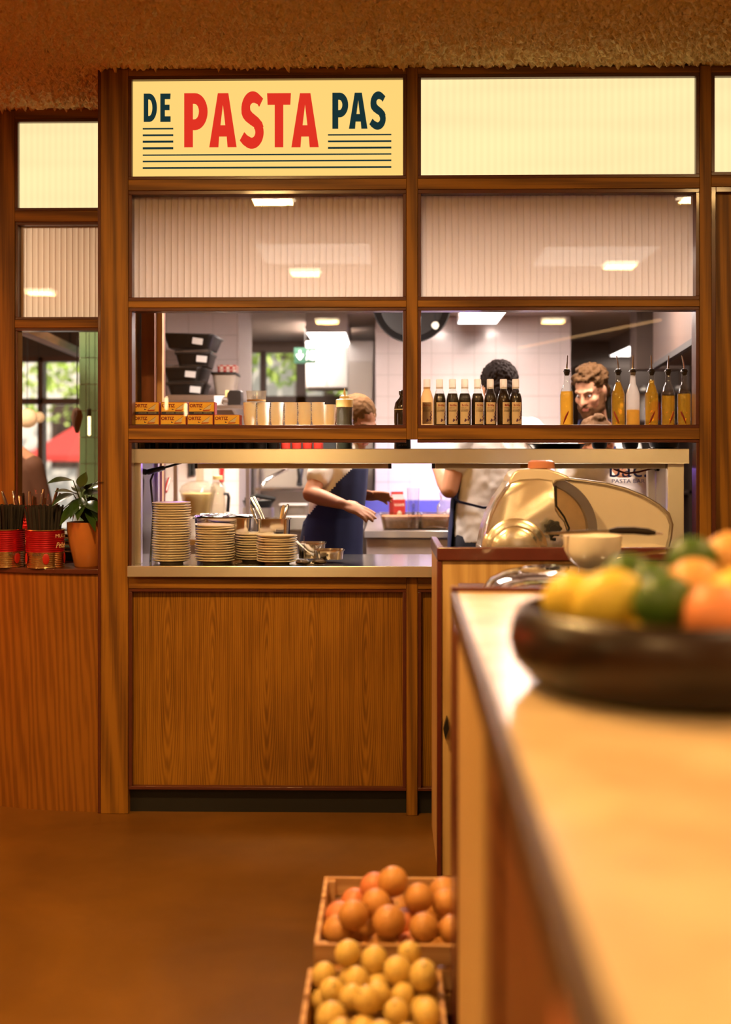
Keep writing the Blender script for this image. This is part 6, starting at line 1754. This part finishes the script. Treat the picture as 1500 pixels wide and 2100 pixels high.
part('bowl', MB().ell(C(1244, 1144, 3.3), (.026, .018, .008), n=14), CHROME, ss)

# ------------------------------------------------------------------ near bar
def bar_top_mat():
    m, nt, b = newmat('cream_terrazzo'); L = nt.links.new
    tc = N(nt, 'ShaderNodeTexCoord'); no = N(nt, 'ShaderNodeTexNoise'); no.inputs['Scale'].default_value = 9; no.inputs['Detail'].default_value = 6; L(tc.outputs['Object'], no.inputs['Vector'])
    cr = N(nt, 'ShaderNodeValToRGB'); L(no.outputs[0], cr.inputs[0])
    cr.color_ramp.elements[0].position = .35; cr.color_ramp.elements[0].color = (.58, .42, .25, 1)
    cr.color_ramp.elements[1].position = .65; cr.color_ramp.elements[1].color = (.72, .56, .36, 1)
    L(cr.outputs[0], b.inputs['Base Color']); b.inputs['Roughness'].default_value = .24; b.inputs['Specular IOR Level'].default_value = .36
    return m
BART = bar_top_mat()
bo = C(925, 1213, 2.57)
bar = thing('bar_counter', 'near bar with cream stone top and dark red trim', 'counter', (bo.x, bo.y, 0), -math.radians(.95))
bz = bo.z; BL = 2.25; BW = 1.3
part('stone_top', MB().box(.014, BW, -BL, -.012, bz - .035, bz), BART, bar, smooth=0)
part('top_rim', MB().box(0, BW, -.012, .004, bz - .05, bz + .012), MAHOG, bar, 'dark red rim', bev=.003)
part('top_rim', MB().box(-.001, .014, -BL, -.012, bz - .045, bz + .001), mat('dull_bronze_edge', (.10, .055, .03), .45, .4), bar, 'dull metal edge strip', bev=.002)
part('corner_post', MB().box(0, .016, -.29, .0, 0, bz - .05), MAHOG, bar, 'dark red corner trim', bev=.002)
part('end_board', MB().box(.016, BW, -.02, -.004, 0, bz - .05), LIGHTW, bar, smooth=0)
part('side_board', MB().box(.004, .03, -1.06, -.29, 0, bz - .046), LIGHTW, bar, 'pale wood side board', smooth=0)
part('side_post', MB().box(.010, .05, -1.20, -1.06, 0, bz - .046), BROWNW, bar, smooth=0)
for z0, z1 in ((.0, .33), (.335, .62), (.625, bz - .06)):
    part('drawer_front', MB().box(.016, .05, -1.75, -1.21, z0, z1), BROWNW, bar, 'brown drawer front', smooth=0, bev=.003)
CORAL = mat('coral_panel', (.85, .27, .12), .5)
part('coral_panel', MB().box(.008, .05, -BL, -1.76, 0, bz - .046), CORAL, bar, 'coral red side panel', smooth=0)
part('far_side', MB().box(BW - .03, BW, -BL, -.02, 0, bz - .04), BROWNW, bar, smooth=0)

# wooden fruit bowl
dB = 1.50
fbx = C(1405, 1455, dB)
FB = wood('dark_bowl_wood', (.010, .0035, .001), (.028, .010, .003), 'X', rough=.35, coat=.15)
fb = thing('fruit_bowl', 'thick dark wooden bowl of citrus on the stone bar top', 'bowl', (fbx.x, fbx.y, bz))
fb.scale = (1, 1, 1.08)
br = .222
part('bowl', MB().lathe([(0, 0), (br * .72, 0), (br * .86, .008), (br * .97, .030), (br, .052), (br * .985, .075), (br * .94, .092), (br * .90, .094), (br * .87, .086), (br * .80, .052), (br * .6, .03), (0, .026)], n=72), FB, fb, smooth=60)
part('foot_ring', MB().lathe([(br * .6, .0003), (br * .66, .0003), (br * .66, .004), (br * .6, .004)], n=40, close=True), BLACKM, fb)
def peel(name, c): return mat(name, c, .38, spec=.5, noise_amt=.10, nscale=40, bump=.12, bscale=420)
LEM = peel('lemon_peel', (.86, .64, .09)); TAN2 = peel('coral_orange_peel', (.60, .19, .07)); TAN = peel('tan_orange_peel', (.52, .235, .06)); PALE = peel('pale_lemon_peel', (.66, .46, .13)); LIM = peel('lime_peel', (.055, .12, .012)); ORA = peel('orange_peel', (.78, .27, .10)); GRA = peel('pale_orange_peel', (.78, .40, .12))
STEMM = mat('fruit_stem', (.05, .05, .02), .8)
def citrus_mesh(kind):
    n = 18; pr = []
    for i in range(n + 1):
        t = PI * i / n; r = math.sin(t); z = -math.cos(t)
        if kind == 'lemon':
            z = z * 1.18; 
            if i in (0, n): z *= 1.16
            if i in (1, n - 1): r *= .75; z *= 1.04
        elif kind == 'lime':
            z = z * 1.06
            if i in (0, n): z *= 1.06
        else:
            z *= .96
            if i == n: z -= .06
        pr.append((r, z))
    pr[0] = (0, pr[0][1]); pr[-1] = (0, pr[-1][1])
    return MB().lathe(pr, n=24)
def fruit(name, kind, c, r, m_, lab, cat, group, rot, stem=True):
    mb = MB(); mb.M = Matrix.Scale(r, 4)
    t_ = citrus_mesh(kind); mb.add(t_.v, t_.f)
    o = solo(name, mb, m_, lab, cat, c, rot, group, smooth=60)
    if stem:
        zt = {'lemon': 1.18 * 1.16, 'lime': 1.06 * 1.06, 'orange': .90}[kind] * r
        part('stem_scar', MB().lathe([(0, zt - r * .03), (r * .10, zt - r * .02), (r * .07, zt + r * .04), (0, zt + r * .05)], n=10), STEMM, o)
    return o
fbc = fb.location
for i, (px, py, d, r, kind, m_, lab) in enumerate((
        (1172, 1232, 1.52, .037, 'lemon', LEM, 'lemon at the edge of the wooden bowl nearest the white bowl'),
        (1250, 1232, 1.45, .038, 'lemon', LEM, 'large lemon between another lemon and a lime'),
        (1362, 1236, 1.40, .035, 'lime', LIM, 'dark green lime at the front of the wooden bowl'),
        (1288, 1186, 1.60, .034, 'lime', LIM, 'lime peeking out behind the large lemon'),
        (1425, 1208, 1.52, .040, 'orange', GRA, 'pale yellow orange above the coral orange one'),
        (1420, 1152, 1.60, .034, 'lime', LIM, 'topmost green lime of the fruit bowl'),
        (1474, 1268, 1.36, .041, 'orange', ORA, 'coral orange fruit at the front rim beside a lime'),
        (1500, 1150, 1.62, .040, 'orange', GRA, 'pale orange at the picture edge beside the topmost lime'),
        (1335, 1205, 1.58, .034, 'lime', LIM, 'dim lime in the middle of the fruit bowl'),
        (1530, 1230, 1.45, .040, 'lemon', LEM, 'lemon past the coral orange fruit'))):
    fruit({'lemon': 'lemon', 'lime': 'lime', 'orange': 'orange'}[kind], kind, C(px, py, d), r, m_, lab, 'fruit', 'citrus in the wooden bowl', (rnd.uniform(.9, 1.6), rnd.uniform(-.4, .4), rnd.uniform(0, 6)))
# hidden layer that carries them
for i, (a, q_) in enumerate(((.3, .11), (1.6, .12), (2.9, .115), (4.2, .11), (5.3, .12), (0, .0))):
    fruit('lemon', 'lemon', (fbc.x + q_ * math.cos(a), fbc.y + q_ * math.sin(a), bz + .066), .033, LEM, 'lemon low inside the wooden bowl, covered by other fruit', 'fruit', 'lemons low in the wooden bowl', (1.5, 0, a))

# ------------------------------------------------------------------ fruit crates
def crate(label, x0, x1, y0, y1, zt, hgt, divider=None):
    r = thing('fruit_crate', label, 'crate', ((x0 + x1) / 2, (y0 + y1) / 2, zt - hgt))
    a, b = (x1 - x0) / 2, (y1 - y0) / 2
    th = .010
    n = 3; g = .008; hs = (hgt - g * (n - 1)) / n
    for k_ in range(n):
        z = k_ * (hs + g)
        for s in (-1, 1):
            part('slat', MB().box(-a, a, s * b - (th if s > 0 else 0), s * b + (th if s < 0 else 0), z, z + hs), CRATEW, r, smooth=0, bev=.0015)
    m = 3; gy = .010; ly = (2 * b - 2 * th - gy * (m - 1)) / m
    for s in (-1, 1):
        for k_ in range(m):
            y = -b + th + k_ * (ly + gy)
            part('side_board', MB().box(s * a - (th if s > 0 else 0), s * a + (th if s < 0 else 0), y, y + ly, 0, hgt - .002 * (k_ % 2)), CRATEW, r, smooth=0, bev=.0015)
    for k_ in range(4):
        y = -b + .012 + k_ * (2 * b - .024) / 4
        part('bottom_slat', MB().box(-a + th, a - th, y, y + (2 * b - .024) / 4 - .008, 0, .008), CRATEW, r, smooth=0)
    for sx in (-1, 1):
        for sy in (-1, 1):
            part('corner_post', MB().box(sx * (a - th - .018), sx * (a - th), sy * (b - th - .018), sy * (b - th), .008, hgt - .004), CRATEW, r, smooth=0)
    if divider is not None:
        part('divider', MB().box(-a + th, a - th, divider - .005, divider + .005, .008, hgt - .028), CRATEW, r, smooth=0, bev=.0015)
    return r
z1c = .30
A_, B_ = C(663, 1797, (EYE - z1c) * F / (1797 - HOR)), C(648, 1937, (EYE - z1c) * F / (1937 - HOR))
x0 = (A_.x + B_.x) / 2
crate('back wooden crate of oranges beside the bar end', x0, x0 + .42, B_.y, A_.y, z1c, .15, (A_.y - B_.y) / 2 - .135)
sup = thing('crate_stand', 'low dark wooden stand under the fruit crates', 'stand', (x0, B_.y, 0))
part('top_board', MB().box(.01, .40, .01, .40, z1c - .176, z1c - .152), BROWNW, sup, smooth=0)
for x in (.03, .36):
    for y in (.03, .36):
        part('leg', MB().box(x, x + .03, y, y + .03, 0, z1c - .176), BROWNW, sup, smooth=0)
z2c = .262
A2 = C(636, 1985, (EYE - z2c) * F / (1985 - HOR)); 
B2 = C(600, 2180, (EYE - z2c) * F / (2180 - HOR))
x2 = C(624, 2040, (EYE - z2c) * F / (2040 - HOR)).x
crate('front wooden crate of yellow lemons below the oranges', x2, x2 + .285, B2.y, min(A2.y, B_.y - .004), z2c, .13)
sup2 = thing('crate_stand', 'lower dark wooden stand under the crate of yellow lemons', 'stand', (x2, B2.y, 0))
part('top_board', MB().box(.01, .27, .01, .34, z2c - .156, z2c - .132), BROWNW, sup2, smooth=0)
for x in (.03, .22):
    for y in (.03, .28):
        part('leg', MB().box(x, x + .03, y, y + .03, 0, z2c - .156), BROWNW, sup2, smooth=0)

def relax(items, fixed_low, x0, x1, y0, y1, zmin, it=120):
    P_ = [[V(c), r, fx] for c, r, fx in items]
    for _ in range(it):
        for i in range(len(P_)):
            for j in range(i):
                a, b = P_[i], P_[j]; dv = a[0] - b[0]; L = dv.length; m = (a[1] + b[1]) * .985
                if L < m and L > 1e-6:
                    mv = dv / L * (m - L) * .5
                    a[0] += mv; b[0] -= mv
        for p in P_:
            p[0].x = min(max(p[0].x, x0 + p[1]), x1 - p[1]); p[0].y = min(max(p[0].y, y0 + p[1]), y1 - p[1]); p[0].z = max(p[0].z, zmin + p[1])
    return [p[0] for p in P_]
def at_z(px, py, z):
    d = (EYE - z) * F / (py - HOR); return C(px, py, d)
orange = [(812, 1815, .375), (764, 1824, .335), (775, 1856, .345), (735, 1848, .30), (717, 1888, .325), (690, 1880, .285), (857, 1850, .34), (795, 1902, .325), (906, 1852, .335), (832, 1893, .295), (878, 1906, .318),
          (690, 1926, .275), (925, 1908, .31), (760, 1922, .27), (815, 1865, .28), (905, 1828, .31), (830, 1932, .268), (880, 1868, .27), (730, 1935, .262), (945, 1870, .30), (950, 1920, .28), (775, 1935, .265)]
it_ = [(at_z(a, b, z), .0355 + .002 * math.sin(i * 3), 0) for i, (a, b, z) in enumerate(orange)]
div_y = A_.y - .135 - .005
for i in range(5):
    for j in range(3):
        it_.append((V((x0 + .05 + i * .078, B_.y + .05 + j * .075, z1c - .10)), .036, 0))
ps = relax(it_, None, x0 + .012, x0 + .408, B_.y + .012, div_y + .02, z1c - .142)
SP = {0: 'topmost orange of the back crate', 2: 'orange with a dark stem scar under the topmost one', 4: 'big orange nearest the crate side in the back crate', 6: 'tall orange beside the topmost one', 7: 'orange at the middle front of the back crate', 10: 'orange with stem scar, front row near the bar',
      1: 'orange half hidden behind the topmost one', 8: 'orange cut by the dark bar edge, upper', 5: 'dim orange against the crate side board', 11: 'orange low in the near corner of the back crate', 3: 'orange peeking between the big one and the scarred one'}
for i, (c, (_, r, _f)) in enumerate(zip(ps, it_)):
    fruit('orange', 'orange', c, r, TAN2 if i in (1, 3, 5, 9, 16) else TAN, SP.get(i, 'orange among the lower fruit of the back crate'), 'fruit', 'oranges in the back crate' if i in SP else 'lower oranges in the back crate', (rnd.uniform(-.9, .9) + (.9 if i in (2, 10) else 0), rnd.uniform(-.6, .6), rnd.uniform(0, 6)))
lem = [(718, 1957, .29), (770, 1965, .285), (857, 1957, .30), (904, 1980, .295), (718, 1984, .28), (664, 2001, .275), (828, 1995, .29), (734, 2013, .28), (773, 2008, .265), (888, 2022, .28), (720, 2042, .27), (678, 2038, .26), (791, 2042, .26),
       (840, 2038, .265), (886, 2051, .265), (751, 2066, .275), (814, 2076, .275), (679, 2086, .265), (917, 2066, .26), (882, 2094, .265), (747, 2098, .25), (652, 2048, .24), (700, 2120, .26), (780, 2125, .26), (850, 2130, .26), (915, 2120, .255)]
it2 = [(at_z(a, b, z), .0268 + .0022 * math.sin(i * 2.3), 0) for i, (a, b, z) in enumerate(lem)]
yb_ = min(A2.y, B_.y - .004)
for i in range(4):
    for j in range(5):
        it2.append((V((x2 + .045 + i * .062, B2.y + .05 + j * .06, z2c - .085)), .028, 0))
ps2 = relax(it2, None, x2 + .012, x2 + .273, B2.y + .012, yb_ - .012, z2c - .120)
for i, (c, (_, r, _f)) in enumerate(zip(ps2, it2)):
    lab = 'pale yellow lemon %s in the front crate, counting from its rear row' % nth(i) if i < 22 else 'yellow lemon low in the front crate'
    fruit('lemon', 'lime', c, r, PALE, lab, 'fruit', 'lemons in the front crate' if i < 22 else 'lower lemons in the front crate', (rnd.uniform(.2, 1.4), rnd.uniform(-.6, .6), rnd.uniform(0, 6)))

# ------------------------------------------------------------------ ceiling downlights of the room (seen mirrored in the panes)
DLG = emitter('downlight_glow', (1, .80, .5), 24)
ordw = {-2.3: 'nearest the pass', -4.7: 'over the bar', -8.0: 'at the far end'}
for x, s in ((-3.05, 'by the side wall'), (-.65, 'along the middle'), (1.75, 'along the bar')):
    for y, ow in ((-2.05, 'nearest the pass'), (-4.7 if x < 1 else -4.4, 'over the bar'), (-8.0, 'at the far end')):
        r = thing('ceiling_downlight', 'square warm downlight in the stucco ceiling %s %s' % (s, ow), 'light', (x, y, CEIL))
        part('trim_ring', MB().box(-.14, .14, -.14, .14, -.012, .018), WHITEP, r, smooth=0)
        part('diffuser', MB().box(-.12, .12, -.12, .12, -.018, -.012), DLG, r, smooth=0)
# warm light rail over the rear bar, mirrored in the clear pane
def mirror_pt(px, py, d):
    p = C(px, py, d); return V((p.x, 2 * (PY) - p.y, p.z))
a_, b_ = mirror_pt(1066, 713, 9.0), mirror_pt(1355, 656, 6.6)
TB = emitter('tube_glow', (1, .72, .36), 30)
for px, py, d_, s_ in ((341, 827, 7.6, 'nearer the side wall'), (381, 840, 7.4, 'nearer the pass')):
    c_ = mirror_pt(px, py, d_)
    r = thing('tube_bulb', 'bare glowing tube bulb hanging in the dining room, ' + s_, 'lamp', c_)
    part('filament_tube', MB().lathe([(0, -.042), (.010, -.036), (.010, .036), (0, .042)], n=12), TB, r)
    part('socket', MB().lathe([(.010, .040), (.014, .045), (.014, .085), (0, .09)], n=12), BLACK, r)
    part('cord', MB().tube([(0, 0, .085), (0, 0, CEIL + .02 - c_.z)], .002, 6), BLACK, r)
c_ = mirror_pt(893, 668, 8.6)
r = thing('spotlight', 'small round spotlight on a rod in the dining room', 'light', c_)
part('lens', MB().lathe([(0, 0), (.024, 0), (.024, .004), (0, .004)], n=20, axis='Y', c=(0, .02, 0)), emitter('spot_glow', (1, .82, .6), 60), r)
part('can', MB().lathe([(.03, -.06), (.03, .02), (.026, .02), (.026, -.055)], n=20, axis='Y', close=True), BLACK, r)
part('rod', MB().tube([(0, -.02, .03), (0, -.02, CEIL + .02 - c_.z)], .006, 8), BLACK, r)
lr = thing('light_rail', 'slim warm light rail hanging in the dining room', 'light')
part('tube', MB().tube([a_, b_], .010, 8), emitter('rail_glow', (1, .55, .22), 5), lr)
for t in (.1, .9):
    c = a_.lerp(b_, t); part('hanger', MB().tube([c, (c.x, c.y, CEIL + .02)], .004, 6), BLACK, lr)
